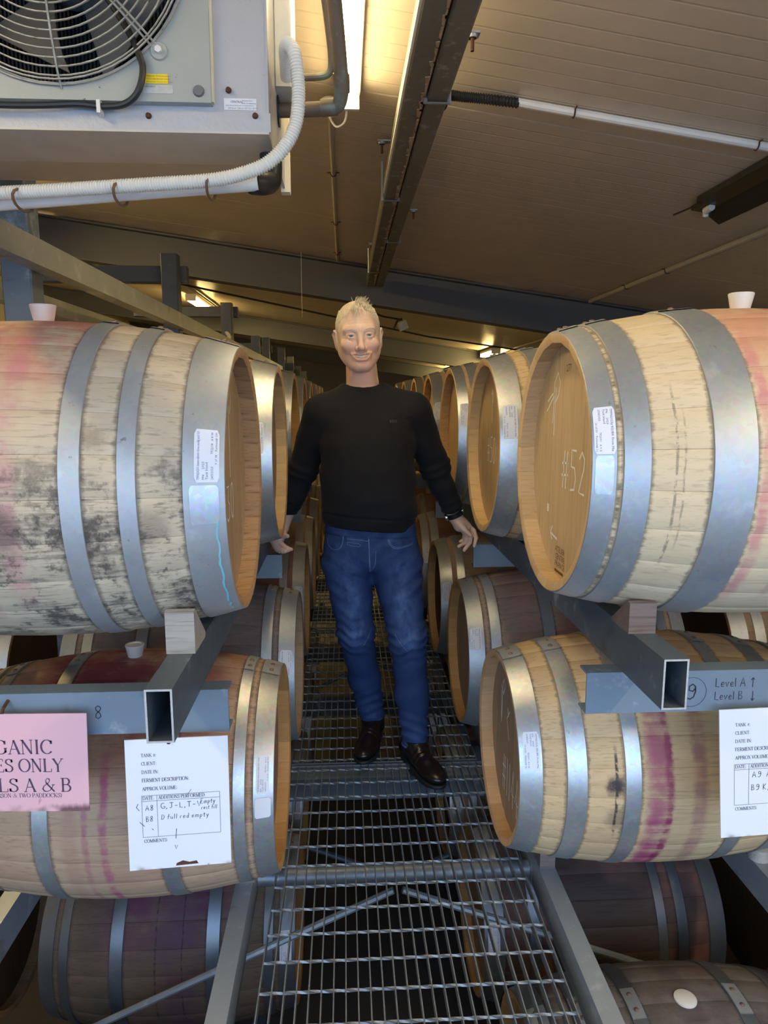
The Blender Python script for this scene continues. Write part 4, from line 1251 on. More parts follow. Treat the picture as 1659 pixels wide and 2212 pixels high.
wedge(.585, .632, 1.945, 2.06, -1.421, .078, .055, M_WEDGED, 'wooden wedge hidden under the magenta-striped lower barrel')
wedge(-.328, -.280, 1.945, 2.05, -1.434, .062, .044, M_WEDGED, 'wooden wedge hidden under the lower barrel behind the paper signs')
solo('wooden_wedge', MB().lathe([(0, .034), (.035, .03), (.04, .02), (.04, .0001)], (1.285, 1.96, -1.4205), 'z', 14), M_WEDGE, 'round pale wooden bung standing on the outer right rail', 'bung', 30)
solo('rail_lump', MB().ball((-.975, 2.14, -1.414), .032, 7, 0, (1.2, 1, .6)), plain('dried_foam', (.55, .50, .42), .9), 'pale dried lump on the outer left rail', 'lump', True)
# ------------------------------------------------------------------ cooling unit hung from the ceiling
M_AC = NT('cooler_stucco')
_c = M_AC.coord('Object'); _n = M_AC.noise(_c, 150.0, 2.0); _n2 = M_AC.noise(_c, 5.0, 4.0); _v = M_AC.noise(_c, 70, 3.0)
M_AC.bump(_v, 0.35, 0.004)
M_AC = M_AC.done(M_AC.mix(M_AC.step(_n, .70, .78) * .5, M_AC.mix(_n2, (.43, .425, .44), (.53, .52, .54)), (.25, .23, .21)), .42, .15, .5)
M_ACP = NT('cooler_panel')
_c = M_ACP.coord('Object'); _n = M_ACP.noise(_c, 70.0, 3.0, .7); _n2 = M_ACP.noise(_c, 6.0, 3.0)
M_ACP = M_ACP.done(M_ACP.mix(M_ACP.step(_n, .70, .74) * .8, M_ACP.mix(_n2, (.35, .36, .325), (.43, .44, .40)), (.03, .025, .02)), .4, 0.0, .5)
M_TRAY = plain('cooler_tray', (.55, .51, .455), .5, .2, .5, .18, 12)
M_WIRE = worn_paint('guard_wire', (.36, .345, .30), (.60, .58, .52), (.05, .045, .04), .9, .5, .4, sc_=40)
M_DARKF = plain('fan_dark', (.035, .035, .037), .5, 0, .4, .2, 20)
M_FAND = plain('fan_blade_grey', (.09, .09, .092), .5, .1, .4, .2, 12)
M_FANG = plain('fan_grey', (.16, .16, .165), .5, .1, .4, .2, 12)
M_COPPER = worn_paint('copper_pipe', (.17, .125, .085), (.20, .30, .25), (.06, .05, .04), .7, .5, .35, sc_=16)
M_FOAM = plain('panel_edge_foam', (.74, .66, .48), .8)

AX1, AY0, AY1 = -.142, 1.5, 1.87
ac = thing('evaporator_cooler', 'grey finned-fan cooling unit hung from the ceiling at the upper left', 'cooling unit', (-.85, 1.68, .513))
FC = (-.535, .838); FR = .256
def panel_with_hole(x0, x1, z0, z1, c, r, y0, y1, n=48):
    """flat plate with a round hole, given thickness"""
    m = MB()
    ang = [2 * math.pi * i / n for i in range(n)] + [math.atan2(zz - c[1], xx - c[0]) % (2 * math.pi) for xx in (x0, x1) for zz in (z0, z1)]
    ang = sorted(ang); n = len(ang)
    for yy, flip in ((y0, False), (y1, True)):
        o = len(m.v)
        for a in ang:
            dx, dz = math.cos(a), math.sin(a)
            hx = (x1 - c[0]) / dx if dx > 1e-9 else (x0 - c[0]) / dx if dx < -1e-9 else 1e9
            hz = (z1 - c[1]) / dz if dz > 1e-9 else (z0 - c[1]) / dz if dz < -1e-9 else 1e9
            k = min(hx, hz)
            m.v.append((c[0] + dx * r, yy, c[1] + dz * r)); m.v.append((c[0] + dx * k, yy, c[1] + dz * k))
        for i in range(n):
            j = (i + 1) % n
            f = (o + 2 * i, o + 2 * i + 1, o + 2 * j + 1, o + 2 * j)
            m.f.append(f if flip else tuple(reversed(f))); m.m.append(0)
    o2 = 2 * n
    for i in range(n):
        j = (i + 1) % n
        m.f.append((2 * i, 2 * j, o2 + 2 * j, o2 + 2 * i)); m.m.append(0)
        m.f.append((2 * i + 1, o2 + 2 * i + 1, o2 + 2 * j + 1, 2 * j + 1)); m.m.append(0)
    return m
hs = MB()
zt = 1.10
hs.box(-1.60, AX1, AY0 + .02, AY0 + .024, .56, .56 + .001)       # inner lip
hs.box(AX1 - .004, AX1, AY0 - .004, AY1, .513, zt)                       # right side
hs.box(-1.60, -1.596, AY0, AY1, .513, zt)
hs.box(-1.596, AX1 - .004, AY0, AY1, zt - .004, zt)
hs.box(-1.596, AX1 - .004, AY1 - .004, AY1, .53, zt - .004)
part(ac, 'housing', hs, M_AC)
part(ac, 'front_plate', panel_with_hole(-1.60, AX1, .548, zt, FC, FR + .02, AY0 - .002, AY0 + .002), M_AC)
part(ac, 'lower_front_plate', MB().box(-1.60, AX1 + .003, AY0 - .006, AY0, .513, .5475), M_AC)
part(ac, 'drip_tray', MB().prism([(AY0 - .006, .513), (AY0 - .006, .509), (1.66, .502), (AY1, .522), (AY1, .527), (1.66, .508)], 'x', -1.60, AX1 - .0002), M_TRAY)
part(ac, 'rear_flange', MB().box(AX1 - .01, AX1 + .012, AY1, AY1 + .03, .505, zt), M_FOAM)
fp = part(ac, 'fan_panel', panel_with_hole(-.822, -.249, .558, 1.095, FC, FR - .006, AY0 - .022, AY0 - .0022), M_ACP)
part(ac, 'seal_edge', MB().box(-.2488, -.2455, AY0 - .016, AY0 - .002, .562, 1.09), M_FOAM)
for (x, z) in ((-.272, .578), (-.80, .578)):
    part(ac, 'panel_screw', MB().lathe([(-.027, .0001), (-.027, .009), (-.022, .011)], (x, AY0, z), 'y', 14), M_FANG)
part(ac, 'cowl', MB().lathe([(-.022, FR - .006), (.0, FR - .012), (.10, FR - .03), (.12, FR - .03)], (FC[0], AY0, FC[1]), 'y', 48), M_FANG, True)
part(ac, 'coil_back', MB().box(FC[0] - .25, FC[0] + .25, AY0 + .16, AY0 + .17, .57, 1.09), M_DARKF)
fin = MB()
for i in range(60):
    x = FC[0] - .24 + i * .008
    fin.box(x, x + .0035, AY0 + .15, AY0 + .16, .58, 1.085)
part(ac, 'coil_fins', fin, M_DARKF, kind='stuff')
hub = part(ac, 'fan_hub', MB().lathe([(.02, .0001), (.02, .055), (.03, .06), (.12, .06)], (FC[0], AY0, FC[1]), 'y', 24), M_FANG, 40)
for k in range(5):
    m = MB(); vs_ = []
    for i in range(6):
        r = .05 + (FR - .10) * i / 5
        wd = .34 + .16 * i / 5
        for s, dy in ((-wd, .095), (wd, .045)):
            a = 2 * math.pi * k / 5 + .3 + s + .15 * i / 5
            vs_.append((FC[0] + r * math.cos(a), AY0 + dy, FC[1] + r * math.sin(a)))
    vs2 = [(p[0], p[1] + .004, p[2]) for p in vs_]
    fs = [(2 * i, 2 * i + 1, 2 * i + 3, 2 * i + 2) for i in range(5)]
    m.add(vs_, fs); m.add(vs2, [tuple(reversed(f)) for f in fs])
    part(ac, 'fan_blade', m, M_FAND, True)
def gy(r): return AY0 - .026 - .040 * (1 - (r / FR) ** 2.2)
r = .035; k = 0
radii = []
while r < FR - .012: radii.append((r, gy(r))); r += .0138
radii += [(FR - .006, AY0 - .036), (FR, AY0 - .026), (FR + .003, AY0 - .014)]
for (r, yy) in radii:
    n = 56
    part(ac, 'guard_ring', MB().tube([(FC[0] + r * math.cos(2 * math.pi * i / n), yy, FC[1] + r * math.sin(2 * math.pi * i / n)) for i in range(n)], .0019, 5, closed=True), M_WIRE, True)
for k in range(8):
    a = math.pi * 2 * k / 8 - math.pi / 2 + (.03 if k == 0 else 0)
    for dl in ((-.004, .004) if k % 2 else (0,)):
        px, pz = -math.sin(a) * dl, math.cos(a) * dl
        P = [(FC[0] + r * math.cos(a) + px, gy(r) - .003, FC[1] + r * math.sin(a) + pz) for r in [.03 + (FR - .05) * i / 8 for i in range(9)]] + [(FC[0] + (FR + .006) * math.cos(a) + px, AY0 - .023, FC[1] + (FR + .006) * math.sin(a) + pz)]
        part(ac, 'guard_spoke', MB().tube(P, .0022, 6), M_WIRE, True)
    if k % 2:
        cx_, cz_ = FC[0] + (FR + .016) * math.cos(a), FC[1] + (FR + .016) * math.sin(a)
        lug = part(ac, 'guard_lug', MB().lathe([(-.026, .0001), (-.026, .015), (-.022, .017)], (cx_, AY0, cz_), 'y', 18), M_ACP, 40)
        part(lug, 'bolt', MB().lathe([(-.034, .0001), (-.034, .0065), (-.026, .0065)], (cx_, AY0, cz_), 'y', 6), M_WHITEP)
for (x, z) in ((-.218, .587), (-.372, .538), (-.168, .542), (-.75, .54)):
    part(ac, 'rusty_screw', MB().lathe([(-.0125, .0001), (-.012, .0045), (-.006, .006)], (x, AY0, z), 'y', 10), M_RUST)
part(ac, 'side_box', MB().box(AX1, AX1 + .036, 1.64, 1.80, .655, 1.0, 0, .003), plain('cooler_side_box', (.60, .59, .54), .5))
part(ac, 'rubber_grommet', MB().lathe([(0, .034), (.004, .034), (.004, .0001)], (AX1, 1.71, .633), 'x', 20).lathe([(0, .02), (.004, .02), (.004, .0001)], (AX1, 1.70, .699), 'x', 16), M_BLACK)
for (x, y) in ((-.25, 1.6), (-.25, 1.8), (-1.2, 1.6), (-1.2, 1.8)):
    part(ac, 'hanger_rod', MB().tube([(x, y, zt - .002), (x, y, ceil_z(x) - .001)], .006, 8), M_GALVB, True)
# labels on the unit
def flat_label(parent, name, x0, x1, z0, z1, y, mat, rows=(), ink=None):
    o = part(parent, name, MB().box(x0, x1, y, y + .0008, z0, z1), mat)
    for (tx, u, v, s) in rows:
        k = font_ink(tx, s)
        part(o, 'lettering', k.lay(lambda a, b: (x0 + u + a, y - .0003, z0 + v + b)), ink)
    return o
flat_label(ac, 'warning_label', -.3705, -.3285, .589, .606, AY0 - .0232, plain('yellow_label', (.85, .66, .02), .5),
    [('Motor mit Thermokontakten', .002, .0122, .0038), ('Motor with thermal contacts', .002, .0072, .0038), ('Moteur avec contacts thermiques', .002, .0022, .0036)], plain('red_print', (.55, .08, .02), .6))
flat_label(ac, 'type_label', -.376, -.320, .572, .587, AY0 - .0230, plain('worn_foil_label', (.55, .55, .52), .4, .3, .5, .35, 90), [('DIEHL-K50/56', .002, .0108, .0036)], M_INK)
flat_label(ac, 'service_label', -.228, -.1655, .553, .574, AY0 - .0032, plain('white_label', (.72, .73, .74), .5, 0, .4, .08, 60),
    [('CENTRAL', .012, .0128, .0058), ('Refrigeration', .036, .0158, .0036), ('& Air Conditioning', .034, .0112, .0036), ('SALES SERVICE INSTALLATION MAINTENANCE', .003, .0072, .0026), ('24 Hour Callout 027 221 4290', .008, .0020, .0044)], M_BLUEINK)

def tubing(name, label, cat, pts, r, mat, n=10, corrug=False, group=None):
    P = smooth_path(pts, 10)
    t = thing(name, label, cat, tuple(P[len(P) // 2]), group)
    m = MB()
    if corrug:
        L = [0]
        for a, b in zip(P[:-1], P[1:]): L.append(L[-1] + (b - a).length)
        N = int(L[-1] / .0013); Q = []; j = 0
        for i in range(N + 1):
            d = L[-1] * i / N
            while j < len(L) - 2 and L[j + 1] < d: j += 1
            Q.append(P[j].lerp(P[j + 1], (d - L[j]) / max(L[j + 1] - L[j], 1e-9)))
        m.tube(Q, r, 12, rfun=lambda i: r if i % 4 in (0, 1) else r * .86)
    else: m.tube(P, r, n)
    part(t, 'tube', m, mat, True)
    return t
hose = tubing('corrugated_conduit', 'ribbed cream conduit curving down the side and along under the cooling unit', 'conduit',
    [(-.115, 1.62, .665), (-.108, 1.52, .680), (-.090, 1.48, .650), (-.083, 1.48, .59), (-.088, 1.48, .53), (-.108, 1.48, .487), (-.145, 1.48, .452), (-.195, 1.48, .432), (-.26, 1.485, .420), (-.393, 1.49, .411), (-.551, 1.50, .402), (-.70, 1.50, .392), (-.9, 1.5, .38)], .0135, M_CREAMP, corrug=True)
pvc = tubing('drain_pipe', 'white plastic drain pipe sloping under the cooling unit', 'pipe', [(-.172, 1.545, .436), (-.4, 1.545, .416), (-.69, 1.545, .390), (-1.1, 1.545, .355)], .0175, M_WHITEP, 14)
el = tubing('drain_elbow', 'black elbow joining the drain tray to the white pipe', 'pipe elbow', [(-.150, 1.60, .505), (-.150, 1.60, .475), (-.153, 1.595, .452), (-.165, 1.57, .44), (-.185, 1.55, .436)], .0235, M_BLACK, 14)
part(el, 'nut', MB().lathe([(0, .017), (0, .022), (.012, .022), (.012, .017)], (-.150, 1.60, .495), 'z', 14), M_WHITEP)
for x, z in ((-.262, .414), (-.44, .400), (-.63, .386)):
    m = MB()
    ring = [(x + .004 * math.sin(a) , 1.518 + .046 * math.cos(a), z + .0178 * math.sin(a)) for a in [2 * math.pi * i / 14 for i in range(14)]]
    m.tube(ring, .0028, 6, closed=True)
    solo('cable_tie', m, plain('brown_tie', (.17, .10, .06), .6), 'brown tie strapping the ribbed conduit to the white drain pipe, ' + ('nearest its elbow' if x > -.3 else 'middle one' if x > -.5 else 'at the left edge'), 'cable tie', True, 'ties on the drain pipe')
big = tubing('refrigerant_pipe', 'thick tarnished copper pipe turning up beside the lit batten', 'pipe', [(-.141, 1.71, .633), (-.08, 1.70, .632), (-.03, 1.69, .632), (-.008, 1.68, .636), (.000, 1.66, .66), (-.003, 1.63, .70), (-.015, 1.55, .80), (-.03, 1.45, .92), (-.045, 1.36, 1.04), (-.05, 1.33, 1.10)], .0155, M_COPPER, 14)
part(big, 'coupling', MB().tube([(-.014, 1.557, .79), (-.020, 1.52, .84)], .0185, 14), M_COPPER, True)
part(big, 'coupling', MB().tube([(-.045, 1.69, .632), (-.012, 1.685, .634)], .018, 14), M_COPPER, True)
part(big, 'coupling', MB().tube([(.000, 1.665, .655), (-.001, 1.645, .685)], .018, 14), M_COPPER, True)
tubing('refrigerant_pipe', 'thin tarnished copper pipe running behind the thick one', 'pipe', [(-.141, 1.70, .699), (-.10, 1.70, .698), (-.06, 1.70, .699), (-.03, 1.70, .706), (-.022, 1.69, .73), (-.03, 1.66, .80), (-.05, 1.6, .92), (-.06, 1.55, 1.05), (-.06, 1.54, 1.11)], .0075, M_COPPER, 10)
cb = tubing('fan_cable', 'black cable looping from the fan guard and along under the fan panel', 'cable', [(-.56, 1.52, .83), (-.47, 1.50, .78), (-.41, 1.49, .70), (-.378, 1.468, .635), (-.372, 1.466, .605), (-.384, 1.468, .570), (-.41, 1.473, .551), (-.45, 1.477, .547), (-.50, 1.479, .551), (-.57, 1.475, .546), (-.65, 1.474, .545), (-.80, 1.472, .55), (-1.0, 1.478, .54)], .0062, M_BLACK, 10)
part(cb, 'cable_clip', MB().box(-.462, -.455, 1.468, 1.49, .533, .556), M_WHITEP)

# ------------------------------------------------------------------ signs and writing on the rack
M_PAPER = NT('sign_paper')
_c = M_PAPER.coord('Object'); _n = M_PAPER.noise(_c, 26.0, 5.0, .7); _n2 = M_PAPER.noise(_c, 7.0, 3.0)
x_, y_, z_ = M_PAPER.xyz(_c)
_e = M_PAPER.step(z_ + (_n - .5) * .03, .022, .006) * M_PAPER.step(_n2, .46, .56)
M_PAPER = M_PAPER.done(M_PAPER.mix((M_PAPER.step(_n, .68, .73) * .6 + _e * .85).min(1.0), (.80, .80, .84), (.14, .06, .05)), .4, 0, .4)
M_PINK = NT('pink_sign')
_c = M_PINK.coord('Object'); _n = M_PINK.noise(M_PINK.scale(_c, (1, 1, .35)), 30.0, 5.0, .7); _n2 = M_PINK.noise(_c, 7.0, 3.0)
x_, y_, z_ = M_PINK.xyz(_c)
_e = M_PINK.step(z_ + (_n - .5) * .03, .022, .006) * M_PINK.step(_n2, .42, .52)
M_PINK = M_PINK.done(M_PINK.mix((M_PINK.step(_n, .66, .74) * .5 + _e * .9).min(1.0), (.80, .46, .50), (.12, .05, .06)), .4, 0, .4)

SY = 1.466
def sign(name, label, corners, mat, th=.003):
    """corners: bottom-left, bottom-right, top-right, top-left in (x, z)"""
    t = thing(name, label, 'sign', ((corners[0][0] + corners[1][0]) / 2, SY, min(corners[0][1], corners[1][1])))
    part(t, 'sheet', MB().prism(list(corners), 'y', SY, SY + th), mat)
    bl_, br_, tr_, tl_ = [Vector((c[0], c[1])) for c in corners]
    def at(u, v, lift=.0004):
        p = bl_ * (1 - u) * (1 - v) + br_ * u * (1 - v) + tr_ * u * v + tl_ * (1 - u) * v
        return (p.x, SY - lift, p.y)
    return t, at
# pink sign
pk, at = sign('pink_sign', 'pink organic sign with large serif capitals on the left rack', [(-.882, -.884), (-.5655, -.8925), (-.558, -.666), (-.886, -.661)], M_PINK)
Wd, Hh = .322, .228
k = Ink()
def right_fit(text, vr, h, ur, width):
    k.serif(text, ur - width, vr, h, fit=width)
right_fit('ORGANIC', .136, .032, .249, .178)
right_fit('WINES ONLY', .094, .030, .270, .212)
right_fit('LEVELS A & B', .047, .031, .286, .252)
right_fit('(THOMSON & TWO PADDOCKS)', .0335, .0095, .264, .168)
part(pk, 'lettering', k.lay(lambda u, v: at(u / Wd, v / Hh)), plain('plum_print', (.10, .055, .10), .6))
part(pk, 'hook', MB().tube([(-.735, SY + .002, -.664), (-.735, SY + .01, -.655), (-.735, 1.50, -.648)], .004, 6), M_RUST)

def form(at, rows, scale_w=.216, scale_h=.301):
    k = Ink()
    for tx, u, v, h, w in rows: k.serif(tx, u, v, h, .16, .07, fit=w)
    return k
rows = [('TANK #:', .034, .266, .0075, .033), ('CLIENT:', .034, .247, .0075, .033), ('DATE IN:', .034, .2275, .0075, .037), ('FERMENT DESCRIPTION:', .034, .208, .0080, .102), ('APPROX VOLUME:', .034, .188, .0080, .076), ('DATE:', .034, .1665, .0080, .025), ('ADDITIONS PERFORMED:', .068, .1665, .0080, .102), ('COMMENTS:', .034, .065, .0075, .051)]
def table_lines(k):
    for a, b in (((.032, .176), (.201, .176)), ((.032, .163), (.201, .163)), ((.032, .078), (.201, .078)), ((.032, .078), (.032, .176)), ((.065, .078), (.065, .176)), ((.201, .078), (.201, .176))):
        k.stroke([a, b], .0008)
lp, at = sign('paper_sign', 'white tank form sign hung below the left rail end', [(-.487, -1.041), (-.2625, -1.029), (-.2605, -.725), (-.482, -.730)], M_PAPER)
k = form(at, rows); table_lines(k)
part(lp, 'printing', k.lay(lambda u, v: at(u / .222, v / .306)), M_PRINT)
k = Ink()
k.hand('A8', .039, .141, .0125, .09, .12); k.hand('G,J-L,T-V', .072, .144, .0125, .09, .14, 0, 1.3); k.hand('Empty', .158, .150, .0115, .09, .1, .1)
k.hand('rest fill', .160, .136, .0095, .09, .1, .1, 1.05); k.hand('B8', .039, .115, .0125, .09, .12); k.hand('D full red empty', .072, .118, .0115, .09, .14, .1, 1.15)
k.stroke([(.105, .094), (.103, .070)], .0012); k.stroke([(.052, .098), (.055, .094)], .0012); k.stroke([(.10, .055), (.103, .045), (.106, .054)], .0010); k.stroke([(.128, .168), (.14, .186)], .0008)
k.stroke([(.024, .158), (.02, .150), (.026, .142)], .0012); k.stroke([(.026, .115), (.036, .104)], .0012)
part(lp, 'handwriting', k.lay(lambda u, v: at(u / .222, v / .306, .0006)), M_INK)
part(lp, 'rust_chip', MB().prism([(.0, .0), (.05, .004), (.046, .011), (.03, .008), (.016, .012), (.002, .006)], 'y', SY - .0007, SY - .0002).xf(Matrix.Translation((-.385, 0, -1.031))), M_RUST)
part(lp, 'hook', MB().tube([(-.387, SY - .003, -.738), (-.385, SY - .003, -.724), (-.384, SY + .01, -.722)], .004, 6), M_BLACK)
rp, at = sign('paper_sign', 'white tank form sign on the right rack, cut by the photo\'s right edge', [(.866, -1.010), (1.088, -1.000), (1.078, -.688), (.838, -.694)], M_PAPER)
k = form(at, rows); table_lines(k)
part(rp, 'printing', k.lay(lambda u, v: at(u / .222, v / .306)), M_PRINT)
k = Ink()
k.hand('A9: A', .072, .143, .014, .09, .2); k.hand('B9 K,', .070, .112, .014, .09, .2); k.hand('fe', .125, .088, .014, .09, .1)
part(rp, 'handwriting', k.lay(lambda u, v: at(u / .222, v / .306, .0006)), M_INK)
# marker writing on the cross beams (flat ink on the plates)
k = Ink(); k.hand('8', -.554, -.694, .030, .07)
mk = part(rackL, 'marker_writing', k.lay(lambda u, v: (u, 1.4992, v)), M_INK)
k = Ink(); k.hand('9', .777, -.681, .036, .09, .1, 0, 1.1); k.stroke(arc(.789, -.664, .034, .035, 0, 360, 28), .0009)
k.hand('Level A', .842, -.653, .021, .08, .1, 0, 1.0); k.hand('^', .926, -.655, .023, .08)
k.hand('Level B', .842, -.684, .020, .08, .1, 0, 1.0); k.hand('|', .928, -.688, .023, .08)
part(rackR, 'marker_writing', k.lay(lambda u, v: (u, 1.4992, v)), M_INK)
# ------------------------------------------------------------------ the man: surfaces grown from distance fields
F4 = np.float32
def A(v): return np.array(v, dtype=F4)
def sph(P, c, r): return np.linalg.norm(P - A(c), axis=-1) - r
def ell(P, c, r):
    q = (P - A(c)) / A(r)
    k0 = np.linalg.norm(q, axis=-1); k1 = np.linalg.norm(q / A(r), axis=-1) + 1e-9
    return k0 * (k0 - 1) / k1
def cap(P, a, b, ra, rb=None):
    rb = ra if rb is None else rb
    a = A(a); b = A(b); d = b - a
    t = np.clip(((P - a) @ d) / (d @ d), 0, 1)
    return np.linalg.norm(P - a - t[..., None] * d, axis=-1) - (ra + (rb - ra) * t)
def chain(P, pts, rs, k=.01):
    r = None
    for i in range(len(pts) - 1):
        d = cap(P, pts[i], pts[i + 1], rs[i], rs[i + 1])
        r = d if r is None else smin(r, d, k)
    return r
def smin(a, b, k):
    h = np.clip(.5 + .5 * (b - a) / k, 0, 1)
    return b + (a - b) * h - k * h * (1 - h)
def smax(a, b, k): return -smin(-a, -b, k)

def mesh_field(f, lo, hi, h, B=16):
    lo = np.array(lo, float); hi = np.array(hi, float)
    nb = np.ceil((hi - lo) / (h * B)).astype(int)
    gi = np.stack(np.meshgrid(*[np.arange(n) for n in nb], indexing='ij'), -1).reshape(-1, 3)
    ctr = (lo + (gi + .5) * B * h).astype(F4)
    act = gi[np.abs(f(ctr)) < h * B * 1.25]
    l = np.arange(-1, B + 1)
    off = np.stack(np.meshgrid(l, l, l, indexing='ij'), -1)
    big = int(max(nb)) * B + 8
    def key(ix): ix = ix.astype(np.int64) + 2; return (ix[..., 0] * big + ix[..., 1]) * big + ix[..., 2]
    VK, VP, Q = [], [], []
    cs = np.array([(i, j, k) for i in (0, 1) for j in (0, 1) for k in (0, 1)])
    E_ = [(a, b) for a in range(8) for b in range(a + 1, 8) if np.abs(cs[a] - cs[b]).sum() == 1]
    for s in range(0, len(act), 48):
        g = act[s:s + 48]
        idx = g[:, None, None, None, :] * B + off[None]
        V = f((lo + idx * h).astype(F4).reshape(-1, 3)).reshape(idx.shape[:-1])
        S = V < 0
        n = B + 1
        cnt = np.zeros((len(g), n, n, n), int)
        for c in cs: cnt += S[:, c[0]:c[0] + n, c[1]:c[1] + n, c[2]:c[2] + n]
        w = np.nonzero((cnt > 0) & (cnt < 8))
        if len(w[0]) == 0: continue
        vals = np.stack([V[w[0], w[1] + c[0], w[2] + c[1], w[3] + c[2]] for c in cs], -1)
        base = idx[w[0], w[1], w[2], w[3]]
        acc = np.zeros((len(base), 3)); num = np.zeros(len(base))
        for a, b in E_:
            va, vb = vals[:, a], vals[:, b]
            m = (va < 0) != (vb < 0)
            t = np.where(m, va / np.where(m, va - vb, 1), 0)
            acc += m[:, None] * (cs[a] + t[:, None] * (cs[b] - cs[a])); num += m
        VK.append(key(base)); VP.append(lo + (base + acc / num[:, None]) * h)
        for ax in range(3):
            e = np.zeros(3, int); e[ax] = 1
            a0 = S[:, 1:B + 1, 1:B + 1, 1:B + 1]
            a1 = S[:, 1 + e[0]:B + 1 + e[0], 1 + e[1]:B + 1 + e[1], 1 + e[2]:B + 1 + e[2]]
            ww = np.nonzero(a0 != a1)
            if len(ww[0]) == 0: continue
            bi = idx[ww[0], ww[1] + 1, ww[2] + 1, ww[3] + 1]
            u = np.zeros(3, int); v = np.zeros(3, int); u[(ax + 1) % 3] = 1; v[(ax + 2) % 3] = 1
            q = np.stack([key(bi), key(bi - u), key(bi - u - v), key(bi - v)], -1)
            ins = a0[ww]
            q[~ins] = q[~ins][:, ::-1]
            Q.append(q)
    VK = np.concatenate(VK); VP = np.concatenate(VP); Q = np.concatenate(Q)
    uk, first = np.unique(VK, return_index=True)
    P = VP[first]
    J = np.searchsorted(uk, Q)
    ok = (J < len(uk)).all(1); J = J[ok]; Qk = Q[ok]
    ok = (uk[J] == Qk).all(1)
    return P, J[ok]

def field_part(parent, name, P, J, mat, attr=None):
    base = np.array(ORG[parent.name])
    me = bpy.data.meshes.new(name)
    me.vertices.add(len(P)); me.vertices.foreach_set('co', (P - base).astype(F4).ravel())
    me.loops.add(len(J) * 4); me.loops.foreach_set('vertex_index', J.astype(np.int32).ravel())
    me.polygons.add(len(J)); me.polygons.foreach_set('loop_start', np.arange(0, len(J) * 4, 4, dtype=np.int32))
    me.polygons.foreach_set('use_smooth', np.ones(len(J), bool))
    me.update(calc_edges=True); me.validate()
    me.materials.append(mat)
    if attr is not None:
        ca = me.color_attributes.new('tint', 'FLOAT_COLOR', 'POINT')
        ca.data.foreach_set('color', attr.astype(F4).ravel())
    o = link(name, me, parent); ORG[o.name] = ORG[parent.name]
    return o

man = thing('person', 'smiling fair-haired man in a black jumper and blue jeans, standing on the walkway', 'person', (.09, 2.75, -1.45))

# head frame
HS = 1.07
HO = A((.0555, 2.765, .232))
Rh = np.array((Matrix.Rotation(rad(-3.5), 3, 'Y') @ Matrix.Rotation(rad(3), 3, 'Z') @ Matrix.Rotation(rad(2), 3, 'X')), dtype=F4)
def to_head(P): return ((P - HO) @ Rh) / HS
def from_head(q): return tuple((A(q) * HS) @ Rh.T + HO)

